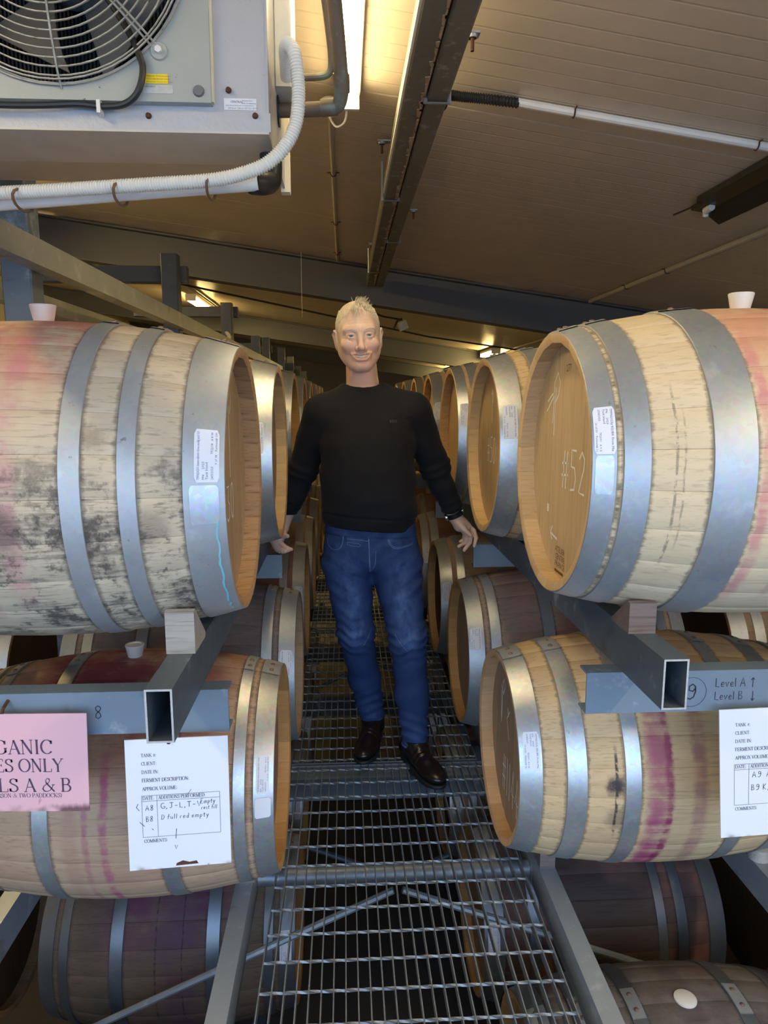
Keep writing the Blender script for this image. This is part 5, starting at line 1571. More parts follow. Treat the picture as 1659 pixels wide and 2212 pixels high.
def f_head(q):
    """q in head coordinates: x to the picture's right, y away from the camera, z up; eyes at z=0"""
    q = q.copy(); q[..., 0] = np.abs(q[..., 0])
    d = ell(q, (0, .012, .034), (.0745, .094, .084))
    d = smin(d, ell(q, (0, -.016, -.026), (.0690, .071, .088)), .03)
    d = smin(d, cap(q, (.047, .004, -.050), (.016, -.056, -.099), .0238, .0228), .034)
    d = smin(d, ell(q, (0, -.070, -.1015), (.024, .020, .0185)), .022)              # chin
    d = smin(d, ell(q, (.041, -.061, -.031), (.025, .022, .020)), .020)             # smiling cheeks
    d = smin(d, cap(q, (0, -.0815, .0195), (.042, -.066, .0215), .0100, .0095), .018)   # brow
    d = smax(d, -ell(q, (.0315, -.0995, -.0005), (.0185, .020, .0105)), .012)        # sockets
    d = smin(d, ell(q, (.0315, -.0703, -.0005), (.0158, .0128, .0122)), .006)       # lids
    d = smax(d, -ell(q, (.0318, -.0845, -.0006), (.0146, .0085, .0047)), .0022)     # opening
    d = smin(d, chain(q, [(.0175, -.0785, -.0010), (.0250, -.0834, .0056), (.0360, -.0830, .0058), (.0475, -.0735, -.0010)], [.0018, .0026, .0027, .0018], .002), .004)
    d = smin(d, chain(q, [(.0185, -.0785, -.0030), (.0315, -.0823, -.0074), (.0465, -.0738, -.0030)], [.0016, .0023, .0016], .002), .004)
    d = smax(d, -chain(q, [(.020, -.0830, .0082), (.031, -.0850, .0108), (.045, -.0760, .0078)], [.0012, .0014, .0010], .003), .004)   # lid crease
    d = smin(d, chain(q, [(0, -.0835, .010), (0, -.0925, -.014), (0, -.1040, -.0375)], [.0078, .0088, .0100], .004), .011)           # nose
    d = smin(d, ell(q, (0, -.1062, -.0415), (.0128, .0118, .0108)), .006)
    d = smin(d, ell(q, (.0145, -.0945, -.0445), (.0088, .0105, .0085)), .005)
    d = smax(d, -ell(q, (.0075, -.1015, -.0535), (.0042, .0055, .0042)), .0025)
    d = smax(d, -chain(q, [(.0225, -.0950, -.043), (.0320, -.0880, -.056), (.0400, -.0765, -.078)], [.0020, .0030, .0018], .004), .008)   # laugh lines
    for (z0, z1, zz_) in ((-.001, .004, 0), (-.006, -.007, 0), (-.010, -.017, 0)):
        d = smax(d, -chain(q, [(.0495, -.0715, z0), (.059, -.058, z1)], [.0012, .0009]), .0035)     # crow's feet
    d = smax(d, -chain(q, [(.0195, -.0830, -.0135), (.031, -.0825, -.0170), (.043, -.0745, -.0140)], [.0012, .0015, .0011]), .005)
    for zf in (.040, .050, .060):
        d = smax(d, -chain(q, [(0, -.0885 + (zf - .04) * .35, zf), (.025, -.0830 + (zf - .04) * .35, zf + .002), (.04, -.0730 + (zf - .04) * .35, zf - .001)], [.0011, .0011, .0007]), .004)
    d = smax(d, -chain(q, [(.0045, -.0930, .010), (.0055, -.0920, .020)], [.0010, .0007]), .003)
    d = smin(d, ell(q, (0, -.0775, -.071), (.030, .0185, .017)), .014)              # muzzle
    d = smin(d, chain(q, [(0, -.0955, -.0640), (.012, -.0945, -.0628), (.0350, -.0775, -.0590)], [.0030, .0030, .0018], .003), .005)
    d = smin(d, chain(q, [(0, -.0940, -.0838), (.014, -.0915, -.0815), (.0350, -.0770, -.0605)], [.0034, .0032, .0016], .003), .006)
    d = smax(d, -chain(q, [(0, -.0955, -.0722), (.015, -.0915, -.0706), (.0275, -.0825, -.0640)], [.0058, .0050, .0014], .003), .0018)    # smile
    d = smax(d, -chain(q, [(0, -.0915, -.0915), (.014, -.0880, -.0905)], [.0022, .0014], .003), .007)
    ear = ell(q, (.0775, .012, -.012), (.0085, .0175, .033))
    ear = smin(ear, chain(q, [(.072, .000, .008), (.083, .012, .024), (.0875, .028, .012), (.082, .024, -.016), (.076, .008, -.036)], [.004, .0042, .0045, .004, .0055], .004), .004)
    ear = smax(ear, -ell(q, (.0865, .012, -.004), (.0055, .0095, .018)), .003)
    d = smin(d, ear, .005)
    return d

ARM_R = [(-.088, 2.78, -.062), (-.172, 2.865, -.285), (-.262, 2.905, -.520)]
ARM_L = [(.268, 2.78, -.055), (.362, 2.845, -.272), (.450, 2.875, -.474)]
NECK = [(.066, 2.806, .135), (.075, 2.806, -.02)]
FING_L = {
 'palm': [[(.452, 2.875, -.480), (.474, 2.880, -.520), (.500, 2.885, -.533)], [.026, .0245, .017]],
 'palm2': [[(.456, 2.880, -.485), (.505, 2.893, -.522)], [.022, .0165]],
 'thumb': [[(.463, 2.862, -.505), (.490, 2.853, -.535), (.513, 2.850, -.557)], [.0145, .0115, .0090]],
 'index': [[(.507, 2.890, -.520), (.535, 2.888, -.545), (.544, 2.882, -.574), (.535, 2.872, -.606)], [.0110, .0098, .0088, .0072]],
 'middle': [[(.500, 2.886, -.532), (.522, 2.890, -.564), (.518, 2.880, -.592), (.492, 2.866, -.622)], [.0112, .0100, .0090, .0074]],
 'ring': [[(.490, 2.888, -.538), (.508, 2.898, -.570), (.497, 2.888, -.596), (.470, 2.872, -.607)], [.0108, .0094, .0084, .0070]],
 'pinky': [[(.482, 2.896, -.536), (.500, 2.908, -.562), (.494, 2.902, -.584), (.478, 2.892, -.590)], [.0092, .0082, .0072, .0060]],
}
FING_R = {
 'palm': [[(-.268, 2.905, -.530), (-.288, 2.895, -.575), (-.284, 2.885, -.597)], [.026, .0235, .0175]],
 'palm2': [[(-.264, 2.900, -.530), (-.272, 2.880, -.578)], [.023, .0175]],
 'thumb': [[(-.262, 2.880, -.540), (-.248, 2.862, -.552), (-.236, 2.850, -.552)], [.0135, .0110, .0088]],
 'index': [[(-.272, 2.872, -.580), (-.256, 2.862, -.592), (-.239, 2.852, -.601), (-.221, 2.846, -.606)], [.0110, .0098, .0088, .0072]],
 'middle': [[(-.280, 2.876, -.590), (-.262, 2.864, -.605), (-.245, 2.852, -.611), (-.232, 2.846, -.611)], [.0110, .0098, .0088, .0074]],
 'ring': [[(-.288, 2.880, -.598), (-.272, 2.866, -.611), (-.257, 2.852, -.616), (-.246, 2.846, -.616)], [.0105, .0092, .0084, .0070]],
 'pinky': [[(-.294, 2.886, -.600), (-.282, 2.872, -.614), (-.270, 2.858, -.619)], [.0090, .0080, .0062]],
}
def f_hand(P, FG):
    d = smin(chain(P, *FG['palm'], .012), chain(P, *FG['palm2'], .012), .02)
    for k in ('index', 'middle', 'ring', 'pinky'):
        d = smin(d, chain(P, *FG[k], .003), .0045)
    return smin(d, chain(P, *FG['thumb'], .004), .010)

def f_body(P):
    d = np.full(len(P), 1.0, F4)
    def near(c, r): return np.linalg.norm(P - A(c), axis=-1) < r
    m = near((.058, 2.77, .20), .33)
    if m.any(): d[m] = f_head(to_head(P[m])) * HS
    d = smin(d, chain(P, NECK, [.0590, .066]), .018)
    d = smin(d, cap(P, (.040, 2.765, .08), (.068, 2.745, -.02), .010, .008), .022)
    d = smin(d, cap(P, (.100, 2.767, .08), (.080, 2.745, -.02), .010, .008), .022)
    d = smin(d, cap(P, (.074, 2.80, -.02), (.09, 2.78, -.12), .07, .085), .05)
    d = smin(d, cap(P, (.09, 2.78, -.12), (.10, 2.76, -.60), .075, .08), .05)
    for S in (ARM_R, ARM_L):
        d = smin(d, chain(P, [(.09, 2.78, -.09)] + S, [.05, .045, .036, .0285]), .03)
    for hip, kn, an in (((.02, 2.76, -.66), (.045, 2.74, -.93), (.105, 2.875, -1.36)), ((.19, 2.755, -.66), (.237, 2.66, -.92), (.272, 2.66, -1.38))):
        d = smin(d, chain(P, [(.10, 2.76, -.60), hip, kn, an], [.07, .065, .045, .034]), .03)
    for FG, c in ((FING_L, (.50, 2.88, -.54)), (FING_R, (-.26, 2.87, -.57))):
        m = near(c, .17)
        if m.any(): d[m] = smin(d[m], f_hand(P[m], FG), .012)
    return d

P, J = mesh_field(f_body, (-.36, 2.56, -1.44), (.62, 3.02, .37), .0021)
q = to_head(P.astype(F4))
g = lambda c, r: np.exp(-((np.linalg.norm((q * A((1, 1, 1)) - A(c)) / A(r), axis=-1)) ** 2))
ax = q.copy(); ax[:, 0] = np.abs(ax[:, 0])
ga = lambda c, r: np.exp(-((np.linalg.norm((ax - A(c)) / A(r), axis=-1)) ** 2))
inhead = (q[:, 2] > -.17) & (np.linalg.norm(q, axis=-1) < .25)
lip = np.maximum(ga((0, -.093, -.0845), (.024, .012, .0052)), .8 * ga((.010, -.094, -.0645), (.020, .012, .0038)))
lip = np.maximum(lip, ga((.026, -.083, -.063), (.008, .012, .003)) * .7)
ruddy = np.clip(ga((.040, -.065, -.045), (.030, .04, .030)) + .8 * ga((0, -.08, -.095), (.05, .05, .035)) + .9 * ga((0, -.107, -.040), (.016, .02, .012)) + .7 * ga((.08, .01, -.01), (.012, .03, .04)), 0, 1)
ruddy = np.maximum(ruddy, .9 * np.clip((-.098 - q[:, 2]) / .03, 0, 1))
hairmask = np.clip(ga((.074, .0, .015), (.010, .035, .045)) * .6, 0, 1)
white = ((ax[:, 2] > -.0755) & (ax[:, 2] < -.0635)) * 0.0
col = np.stack([np.where(inhead, lip, 0), np.where(inhead, ruddy, .35), np.where(inhead, hairmask, 0), np.ones(len(P))], -1)
t = NT('skin')
at_ = t.n('ShaderNodeAttribute'); at_.attribute_name = 'tint'
R_, G_, B_ = t.xyz(Sk(t, at_.outputs['Color']))
c = t.coord('Object'); n = t.noise(c, 90.0, 4.0, .65); n2 = t.noise(c, 22.0, 3.0)
base = t.mix(n * .5 + n2 * .4, (.70, .46, .335), (.82, .59, .455))
base = t.mix(G_ * .6, base, (.70, .33, .235))
base = t.mix(B_, base, (.66, .54, .38))
base = t.mix(R_ * .6, base, (.62, .24, .19))
t.bump(n, .12, .001)
M_SKIN = t.done(base, .46, 0, .45, Subsurface_Weight=.08, Subsurface_Scale=.01)
body = field_part(man, 'body', P, J, M_SKIN, col)

# eyes, teeth, brows
M_EYE = plain('eye_white', (.78, .74, .70), .25, var=.03); M_IRIS = plain('iris_blue_grey', (.10, .13, .16), .25, var=.3, sc_=300); M_PUP = plain('pupil', (.01, .01, .01), .2)
def head_mb(mb): mb.v = [from_head(p) for p in mb.v]; return mb
for s in (-1, 1):
    eb = part(man, 'eyeball', head_mb(MB().ball((s * .0315, -.0700, -.0004), .0120, 10)), M_EYE, True)
    part(eb, 'iris', head_mb(MB().lathe([(-.01215, .0001), (-.01205, .003), (-.0108, .0066), (-.0100, .0068)], (s * .0315, -.0700, -.0004), 'y', 18)), M_IRIS, True)
    part(eb, 'pupil', head_mb(MB().lathe([(-.0125, .0001), (-.0123, .0024), (-.0118, .0026)], (s * .0315, -.0700, -.0004), 'y', 12)), M_PUP, True)
tm = plain('teeth_enamel', (.70, .62, .50), .25, var=.04)
for i in range(-5, 6):
    x0, x1 = (i - .46) * .0045, (i + .46) * .0045
    yy = lambda x: -.0905 + 11.5 * x * x
    zt_ = lambda x: -.0675 + 5.5 * x * x
    hgt = .0078 - abs(i) * .0008 - (.0008 if abs(i) == 2 else 0)
    m = MB()
    m.add([(x0, yy(x0), zt_(x0)), (x1, yy(x1), zt_(x1)), (x1 - .0003, yy(x1) - .0006, zt_(x1) - hgt), (x0 + .0003, yy(x0) - .0006, zt_(x0) - hgt),
           (x0, yy(x0) + .004, zt_(x0)), (x1, yy(x1) + .004, zt_(x1)), (x1, yy(x1) + .003, zt_(x1) - hgt), (x0, yy(x0) + .003, zt_(x0) - hgt)],
          [(0, 3, 2, 1), (4, 5, 6, 7), (0, 1, 5, 4), (3, 7, 6, 2), (0, 4, 7, 3), (1, 2, 6, 5)])
    part(man, 'tooth', head_mb(m), tm)
part(man, 'mouth_lining', head_mb(MB().ball((0, -.066, -.073), .02, 8, 0, (1.2, 1, .7))), plain('mouth_dark', (.12, .03, .03), .6), True)

# hair: close cropped cap plus tufts
t = NT('blond_hair')
c = t.coord('Object'); n = t.noise(t.scale(c, (260, 260, 60)), 1.0, 3.0)
M_HAIR = t.done(t.mix(n, (.58, .48, .31), (.88, .79, .60)), .5, 0, .4)
t.bump(n, .5, .002)
def f_hair(P):
    q = to_head(P); w = q.copy(); q[..., 0] = np.abs(q[..., 0])
    d = ell(q, (0, .014, .036), (.0785, .097, .0875)) + .0012 * np.sin(w[..., 0] * 620) * np.sin(w[..., 1] * 410 + w[..., 2] * 300)
    # hairline: recedes at the temples, lower at the sides
    front = -.052 + .25 * np.clip(.115 - q[..., 2], 0, .2) + .012 * np.cos(q[..., 0] * 75)
    side = np.where(q[..., 2] < .045, np.maximum(front, -.030 + (.045 - q[..., 2]) * .35), front)
    d = smax(d, (side - q[..., 1]) * .8, .004)
    d = smax(d, -(q[..., 2] + .030 - .0 * q[..., 1]) * .9, .004)
    d = smax(d, -ell(q, (.084, .006, -.010), (.014, .022, .034)), .003)
    return d * HS
P, J = mesh_field(f_hair, (-.06, 2.63, .16), (.18, 2.91, .40), .0022)
hair = field_part(man, 'hair', P, J, M_HAIR)
random.seed(11)
m = MB()
for i in range(900):
    x = random.gauss(.002, .034); y = random.uniform(-.060, .06)
    if abs(x) > .066: continue
    rr_ = 1 - (x / .0785) ** 2 - ((y - .014) / .097) ** 2
    if rr_ <= 0.02: continue
    zz = .036 + .0875 * math.sqrt(rr_)
    tuft = x > -.012 and x < .045 and y < .0 and random.random() < .45
    L = random.uniform(.016, .030) if tuft else random.uniform(.008, .013)
    nx, ny = x / .0785 ** 2 * .08, (y - .014) / .097 ** 2 * .08
    d = Vector((random.gauss(.3 if x > 0 else -.2, .35), random.gauss(-1.0, .4), .12 - max(0, .014 - y) * 6)) if not tuft else Vector((random.gauss(.55, .35), random.gauss(-.25, .3), 1.0))
    d.normalize()
    p = Vector((x, y, zz - .003)); m.tube([p, p + d * L * .55 + Vector((0, 0, .0005)), p + d * L + Vector((.001, -.002, -.003))], .0011, 3, caps=False, rfun=lambda k: (.0013, .0010, .0002)[k])
for i in range(34):                                # the forelock
    x = random.gauss(-.006, .012); p = Vector((x, -.066 + random.gauss(0, .003), .103 + random.gauss(0, .004))); q_ = Vector((random.gauss(.003, .006), -.016, -.010 - random.random() * .006))
    m.tube([p, p + q_, p + q_ * 1.5 + Vector((random.gauss(0, .003), .002, -.010 - random.random() * .010))], .001, 3, caps=False, rfun=lambda k: (.0011, .0009, .0002)[k])
part(man, 'hair_tuft', head_mb(m), M_HAIR, True)
m = MB()
for s in (-1, 1):
    for i in range(46):
        u = i / 45
        x = s * (.016 + .034 * u); y = -.0865 + .5 * (abs(x) - .016) ** 2 * 16; z = .0175 + .006 * math.sin(u * 2.6) - .003 * u
        p = Vector((x, y - .002, z)); m.tube([p, p + Vector((s * .0045, -.0012, .0025 * (1 - 1.4 * u)))], .0006, 3, caps=False, rfun=lambda k: (.0007, .0002)[k])
part(man, 'eyebrow_hair', head_mb(m), M_HAIR, True)

# ---- jumper
TORSO = [(.045, .073, 2.797, .082, .075), (.01, .08, 2.79, .125, .088), (-.03, .088, 2.783, .168, .103), (-.09, .090, 2.772, .182, .122), (-.17, .089, 2.760, .184, .136), (-.27, .088, 2.750, .184, .143), (-.38, .092, 2.742, .186, .148), (-.46, .095, 2.744, .185, .144), (-.515, .095, 2.75, .180, .135), (-.60, .095, 2.75, .176, .130)]
TZ = np.array([s[0] for s in TORSO][::-1])
def tor(z, i): return np.interp(z, TZ, np.array([s[i] for s in TORSO][::-1])).astype(F4)
def fold(P, fx, fy, fz, ph): return np.sin(P[..., 0] * fx + P[..., 1] * fy + P[..., 2] * fz + ph)
def f_jumper(P):
    z = P[..., 2]
    cx, cy, a, b = tor(z, 1), tor(z, 2), tor(z, 3), tor(z, 4)
    u = np.abs(P[..., 0] - cx) / a; v = np.abs(P[..., 1] - cy) / b
    d = ((u ** 2.35 + v ** 2.35) ** (1 / 2.35) - 1) * np.minimum(a, b) * .95
    d = smax(d, z - .05, .02)
    for (na, nb_) in (((.035, 2.800, .022), (-.075, 2.786, -.050)), ((.112, 2.800, .026), (.255, 2.786, -.044))):
        d = smin(d, cap(P, na, nb_, .040, .070), .035)
    for S in (ARM_R, ARM_L):
        cuff = Vector(S[1]).lerp(Vector(S[2]), 1.02 if S is ARM_R else .94)
        arm = chain(P, [S[0], S[1], tuple(cuff)], [.072, .0585, .0415], .02)
        cv = A(cuff); dr = A(Vector(S[2]) - Vector(S[1])); dr = dr / np.linalg.norm(dr)
        tt = (P - A(S[1])) @ dr
        arm = smax(arm, (P - cv) @ dr, .005)
        sg = 1 if S is ARM_R else -1
        arm = arm - .0021 * np.sin(tt * 125 + 9 * P[..., 0] * sg + 2.0 * np.sin(tt * 40)) * np.exp(-((tt - .02) / .11) ** 2)
        arm = arm - .0016 * np.sin(tt * 210) * np.exp(-((tt - .17) / .05) ** 2)
        d = smin(d, arm, .028)
    # soft folds across the belly and at the sides
    sd = np.abs(P[..., 0] - .09) / .19
    d = d - .0030 * fold(P, 18, 6, 46, .6) * np.clip(sd, 0, 1) ** 2 * np.clip((-.08 - z) * 8, 0, 1)
    d = d - .0016 * fold(P, -26, 0, 60, 1.9) * np.clip((-.22 - z) * 6, 0, 1)
    d = d - .0035 * np.exp(-(((P[..., 2] + .062 + .10 * (P[..., 0] - .22)) / .008) ** 2)) * np.exp(-(((P[..., 0] - .215) / .05) ** 2)) * (P[..., 1] < 2.75)
    # rib at the hem
    hem = -.487 - .085 * (P[..., 0] - .0) * 1.0
    d = d + .005 * np.exp(-(((z - hem - .052) / .004) ** 2)) + .0025 * (z < hem + .05)
    d = smax(d, hem - z, .004)
    # neck opening with collar
    nk = cap(P, (.068, 2.79, .16), (.0745, 2.797, -.005), .066, .067)
    col_ = smax(np.abs(cap(P, (.069, 2.79, .16), (.0745, 2.795, -.03), .0715, .0735)) - .0045, (P[..., 2] - (.036 + .42 * (P[..., 1] - 2.755))), .004)
    col_ = smax(col_, -.02 - P[..., 2], .01)
    d = smax(d, -nk, .006)
    return smin(d, col_, .006)
t = NT('black_knit')
c = t.coord('Object'); x_, y_, z_ = t.xyz(c)
kn = t.math('SINE', z_ * 1500.0) * t.math('SINE', x_ * 1500.0); n = t.noise(c, 30.0, 4.0); n3 = t.noise(c, 400.0, 2.0)
t.bump(kn * .3 + n * .5 + n3 * .4, .25, .002)
M_KNIT = t.done(t.mix(n, (.008, .008, .010), (.014, .0137, .0158)), .85, 0, .25, Sheen_Weight=.04, Sheen_Roughness=.5)
P, J = mesh_field(f_jumper, (-.34, 2.56, -.60), (.54, 3.0, .10), .0042)
jumper = field_part(man, 'jumper', P, J, M_KNIT)

def front_y(f, x, z, y0=2.50, y1=2.9):
    """first surface met going away from the camera"""
    x = np.asarray(x, F4); z = np.asarray(z, F4); y = np.full(x.shape, y0, F4)
    for _ in range(60):
        y = y + np.maximum(f(np.stack([x, y, z], -1)), 0) * .7
    return np.minimum(y, y1)
def drape(ink, f, lift=.0012):
    V = np.array(ink.v); yy = front_y(f, V[:, 0], V[:, 1]) - lift
    m = MB(); m.add([(V[i, 0], yy[i], V[i, 1]) for i in range(len(V))], ink.f); return m
k = Ink()
u = .168
for ch, st in (('B', HND['B'][1]), ('O', [arc(.3, .5, .26, .5, 0, 360, 16)]), ('S', HND['s'][1]), ('S', HND['s'][1])):
    hh = .0095 if ch in 'BO' else .0182
    for s in st: k.stroke([(u + a * .0102 * (1.0 if ch in 'BO' else 1.45), -.0885 + b * hh) for a, b in s], .0011)
    u += .0076
part(jumper, 'lettering', drape(k, f_jumper), plain('grey_embroidery', (.11, .11, .115), .7))

# ---- jeans
LEG_R = [(.006, 2.758, -.66), (.038, 2.735, -.93), (.075, 2.83, -1.16), (.106, 2.872, -1.345)]
LEG_L = [(.200, 2.752, -.66), (.237, 2.655, -.92), (.258, 2.67, -1.16), (.2725, 2.655, -1.385)]
PEL = [(-.46, .096, 2.752, .176, .130), (-.55, .100, 2.752, .184, .130), (-.62, .103, 2.755, .192, .122), (-.68, .105, 2.757, .190, .104), (-.72, .105, 2.757, .185, .09)]
PZ = np.array([s[0] for s in PEL][::-1])
def pel(z, i): return np.interp(z, PZ, np.array([s[i] for s in PEL][::-1])).astype(F4)
def f_jeans(P):
    z = P[..., 2]
    a, b = pel(z, 3), pel(z, 4)
    u = np.abs(P[..., 0] - pel(z, 1)) / a; v = np.abs(P[..., 1] - pel(z, 2)) / b
    d = ((u ** 2.4 + v ** 2.4) ** (1 / 2.4) - 1) * np.minimum(a, b) * .95
    d = smax(smax(d, z + .47, .01), -.67 - z, .04)
    for S, rs, hem in ((LEG_R, [.0955, .0690, .0625, .0565], -1.343), (LEG_L, [.0985, .0700, .0640, .0510], -1.383)):
        leg = chain(P, S, rs, .03)
        w1 = np.exp(-((z + .93) / .075) ** 2); w2 = np.exp(-((z - hem - .075) / .075) ** 2); w3 = np.exp(-((z + .70) / .12) ** 2)
        s = 1 if S is LEG_R else -1
        leg = leg - .0042 * np.sin(z * 165 + s * P[..., 0] * 46 + 1.4 * np.sin(P[..., 0] * 70)) * w1
        leg = leg - .0050 * np.sin(z * 150 - s * P[..., 0] * 55 + P[..., 1] * 40) * w2
        leg = leg - .0042 * np.abs(np.sin(z * 60 + s * P[..., 0] * 34 + .8)) ** 3 * w3
        leg = leg - .0018 * np.sin(z * 60 + s * P[..., 0] * 30 + 2) 
        leg = leg + .003 * np.exp(-(((z - hem - .024) / .003) ** 2))
        leg = smax(leg, hem - z + .10 * (P[..., 1] - S[-1][1]), .004)
        d = smin(d, leg, .032)
    d = d - .0030 * np.sin(z * 88 - np.abs(P[..., 0] - .10) * 60 + .4) * np.exp(-((z + .64) / .07) ** 2)
    d = d + .004 * np.exp(-(((z + .522 + .05 * (P[..., 0] - .1)) / .003) ** 2))
    d = d - .004 * np.exp(-(((P[..., 0] - (.095 + .02 * (z + .6))) / .017) ** 2)) * np.clip((z + .665) * 40, 0, 1) * (P[..., 1] < 2.72)
    return d
P, J = mesh_field(f_jeans, (-.12, 2.52, -1.43), (.34, 2.97, -.45), .0042)
t = NT('blue_denim')
c = t.coord('Object'); x_, y_, z_ = t.xyz(c)
at_ = t.n('ShaderNodeAttribute'); at_.attribute_name = 'tint'
R_, G_, B_ = t.xyz(Sk(t, at_.outputs['Color']))
tw = t.noise(t.scale(c, (900, 900, 120)), 1.0, 2.0); n = t.noise(t.scale(c, (1, 1, .6)), 26.0, 5.0, .65); ns = t.noise(t.scale(c, (1, 1, 3)), 30.0, 3.0)
base = t.mix(tw * .6 + n * .4, (.014, .029, .095), (.034, .070, .195))
base = t.mix((R_ * t.step(n, .25, .75)).clamp() * .85, base, (.105, .185, .40))
base = t.mix(G_, base, (.22, .34, .58))
t.bump(tw * .4 + n * .6, .3, .003)
M_DENIM = t.done(base, .8, 0, .25)
zz = P[:, 2]
fade = np.zeros(len(P))
for S, kx, in ((LEG_R, 1), (LEG_L, -1)):
    cxl = np.interp(-zz, [-s[2] for s in S], [s[0] for s in S])
    fr = np.exp(-(((P[:, 0] - cxl) / .042) ** 2)) * (P[:, 1] < np.interp(-zz, [-s[2] for s in S], [s[1] for s in S]))
    fade += fr * (.9 * np.exp(-(((zz + .76) / .16) ** 2)) + .75 * np.exp(-(((zz + .915) / .04) ** 2)) + .35 * np.exp(-(((zz + 1.3) / .06) ** 2)))
fade += .35 * (zz > -.66) * (.5 + .5 * np.sin(zz * 88 - np.abs(P[:, 0] - .10) * 60 + 1.9))
hl = zz - (-1.383 + .10 * (P[:, 1] - 2.655)); hr = zz - (-1.343 + .10 * (P[:, 1] - 2.872))
hemm = (.55 * (hl < .004) + .35 * (np.abs(hl - .024) < .003)) * (P[:, 0] > .19) + .3 * (hr < .004) * (P[:, 0] < .17)
col = np.stack([np.clip(fade, 0, 1), np.clip(hemm, 0, 1), np.zeros(len(P)), np.ones(len(P))], -1)
jeans = field_part(man, 'jeans', P, J, M_DENIM, col)
M_THREAD = plain('pale_thread', (.16, .24, .44), .7)
def seam(pts, th=.0022, name='stitching', lift=.001):
    k = Ink(); k.stroke([(p.x, p.y) for p in smooth_path([(a, b, 0) for a, b in pts], 8)], th)
    part(jeans, name, drape(k, f_jeans, lift), M_THREAD)
seam([(-.070, -.527), (-.066, -.556), (-.045, -.570), (-.022, -.561), (-.011, -.535), (-.009, -.512)])
seam([(.160, -.525), (.167, -.547), (.188, -.562), (.225, -.560), (.258, -.553)])
seam([(.164, -.525), (.171, -.544), (.190, -.557), (.225, -.555), (.258, -.548)], .0014)
seam([(.0865, -.515), (.088, -.56), (.090, -.61), (.0925, -.655)], .0030)
seam([(.0925, -.655), (.10, -.645), (.111, -.62), (.114, -.57)], .0014)
seam([(.008, -.523), (.05, -.526), (.084, -.530)], .0016)
seam([(.008, -.535), (.05, -.541), (.050, -.552), (.009, -.546), (.008, -.535)], .0014, 'coin_pocket')
seam([(.098, -.90), (.080, -.935), (.066, -.955), (.05, -.965)], .0014)
seam([(.185, -.89), (.20, -.915), (.225, -.945), (.235, -.955)], .0014)
for (x, z) in ((-.020, -.512), (.0, -.513)):
    k = Ink(); k.stroke([(x, z), (x - .001, z - .022)], .009)
    part(jeans, 'belt_loop', drape(k, f_jeans, .004), M_DENIM)

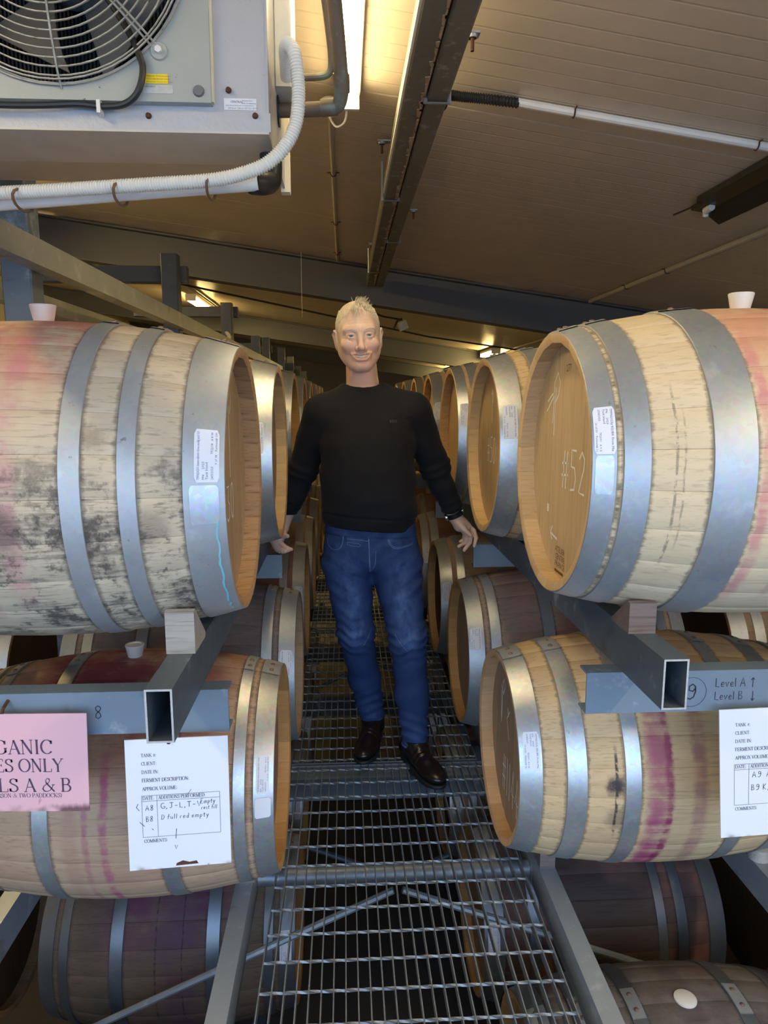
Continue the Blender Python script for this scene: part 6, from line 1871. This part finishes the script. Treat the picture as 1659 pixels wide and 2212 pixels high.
# ---- ankle boots
M_LEATHER = NT('brown_black_leather')
_c = M_LEATHER.coord('Object'); _n = M_LEATHER.noise(_c, 60.0, 4.0, .6); _n2 = M_LEATHER.noise(_c, 14.0, 3.0)
M_LEATHER.bump(_n, .12, .002)
M_LEATHER = M_LEATHER.done(M_LEATHER.mix(_n2, (.008, .005, .0045), (.017, .010, .0085)), .28, 0, .6)
M_SOLE = plain('boot_sole', (.012, .011, .010), .6)
M_ELAST = plain('boot_elastic', (.010, .009, .009), .8)
def boot(ank, heel, toe, top):
    a = A(toe) - A(heel); a[2] = 0; L = np.linalg.norm(a); fx = a / L; sx = A((-fx[1], fx[0], 0))
    def loc(P):
        r = P - A(heel)
        return np.stack([r @ sx, r @ fx, P[..., 2] - (-1.45)], -1)
    al = loc(A(ank)[None])[0]
    def f(P):
        q = loc(P)
        d = chain(q, [(al[0], al[1], top + 1.45), (al[0] * .6, al[1] - .006, .085), (0, .042, .055)], [.047, .043, .040], .02)
        d = smin(d, chain(q, [(0, .032, .050), (0, .045, .048)], [.037, .037]), .02)
        d = smin(d, chain(q, [(al[0] * .3, al[1] + .02, .085), (.002, .13, .055), (.004, .19, .044)], [.036, .038, .034], .02), .03)
        d = smin(d, ell(q, (.004, L - .075, .040), (.047, .078, .027)), .03)
        # creases across the vamp
        d = d + .0018 * np.sin(q[..., 1] * 330) * np.exp(-(((q[..., 1] - .165) / .022) ** 2)) * (q[..., 2] > .045)
        d = smax(d, .020 - q[..., 2], .004)
        d = smax(d, q[..., 2] - (top + 1.45), .003)
        return d
    def f_sole(P):
        q = loc(P); q2 = q.copy(); q2[..., 2] = np.maximum(q2[..., 2], .035)
        w = np.where(q[..., 1] < .09, .0355, .0355 + .0115 * np.clip((q[..., 1] - .09) / .08, 0, 1))
        cx_ = .004 * np.clip(q[..., 1] / .2, 0, 1)
        lx = (q[..., 0] - cx_) / w
        e = np.clip((q[..., 1] - (L - .075)) / .080, 0, None) ** 2 + lx ** 2
        e = np.where(q[..., 1] < .035, np.clip((.035 - q[..., 1]) / .037, 0, None) ** 2 + lx ** 2, e)
        d = (np.sqrt(e) - 1) * .036
        lo = np.where((q[..., 1] > .078) & (q[..., 1] < .115), .012, .0005 + .007 * np.clip((q[..., 1] - L + .07) / .07, 0, 1))
        lo = np.where(q[..., 1] < .078, .0005, lo)
        return smax(smax(d, q[..., 2] - .0215, .002), lo - q[..., 2], .002)
    lo = np.minimum(np.minimum(A(ank), A(heel)), A(toe)) - .08; hi = np.maximum(np.maximum(A(ank), A(heel)), A(toe)) + .08
    lo[2] = -1.456; hi[2] = top + .01
    P, J = mesh_field(f, lo, hi, .0036)
    b = field_part(man, 'boot', P, J, M_LEATHER)
    P, J = mesh_field(f_sole, lo, hi, .0034)
    field_part(b, 'sole', P, J, M_SOLE)
    for s in (-1, 1):
        w = lambda u, v: A(heel) * A((1, 1, 0)) + sx * u + fx * v
        m = MB(); vs_ = []
        for k in range(7):
            zq = .075 + (top + 1.45 - .085) * k / 6
            hw = .010 + .012 * k / 6
            for dv in (-hw, hw):
                # walk in from the side to the leather
                vv = al[1] * (.55 + .45 * k / 6) + dv + .002
                u = s * .075
                p0 = w(u, vv); p0 = A((p0[0], p0[1], -1.45 + zq))
                for _ in range(40):
                    p0 = p0 - sx * s * max(float(f(p0[None])[0]), 0) * .8
                vs_.append(tuple(p0 + sx * s * .0012))
        m.add(vs_, [(2 * k, 2 * k + 1, 2 * k + 3, 2 * k + 2) for k in range(6)])
        part(b, 'elastic_gusset', m, M_ELAST, True)
boot((.106, 2.872, -1.33), (.128, 2.925, -1.45), (.052, 2.640, -1.45), -1.30)
boot((.2725, 2.655, -1.36), (.238, 2.725, -1.45), (.345, 2.440, -1.45), -1.34)

# ---- watch on his left wrist
wa, wb2 = Vector(ARM_L[1]), Vector(ARM_L[2])
wd = (wb2 - wa).normalized(); wc = wa.lerp(wb2, .985)
def ring_pts(c, d, rx, ry, n=28, side=Vector((0, -1, 0))):
    u = (side - d * side.dot(d)).normalized(); v = d.cross(u)
    return [c + u * (ry * math.cos(2 * math.pi * i / n)) + v * (rx * math.sin(2 * math.pi * i / n)) for i in range(n)], u, v
M_STRAP = plain('black_strap', (.012, .012, .013), .35)
M_CHROME = plain('watch_steel', (.62, .62, .60), .2, 1.0, var=.03)
wt = MB()
n = 32
rows_ = []
for off, rr in ((-.011, .0315), (-.011, .0345), (.011, .0345), (.011, .0315)):
    pts, u_, v_ = ring_pts(wc + wd * off, wd, rr, rr * .92, n); rows_.append(pts)
for r_ in rows_: wt.v.extend([tuple(p) for p in r_])
for i in range(4):
    j = (i + 1) % 4
    for k in range(n): wt.f.append((i * n + k, i * n + (k + 1) % n, j * n + (k + 1) % n, j * n + k)); wt.m.append(0)
watch = part(man, 'watch_strap', wt, M_STRAP, 50)
for s, nm_, rr in ((1, 'watch_case', .0155), (-1, 'buckle', .008)):
    vv = v_ * s
    c0 = wc + vv * .0335
    m = MB()
    m.tube([c0 - vv * .001, c0 + vv * .006], rr, 20)
    part(watch, nm_, m, M_CHROME, 40)
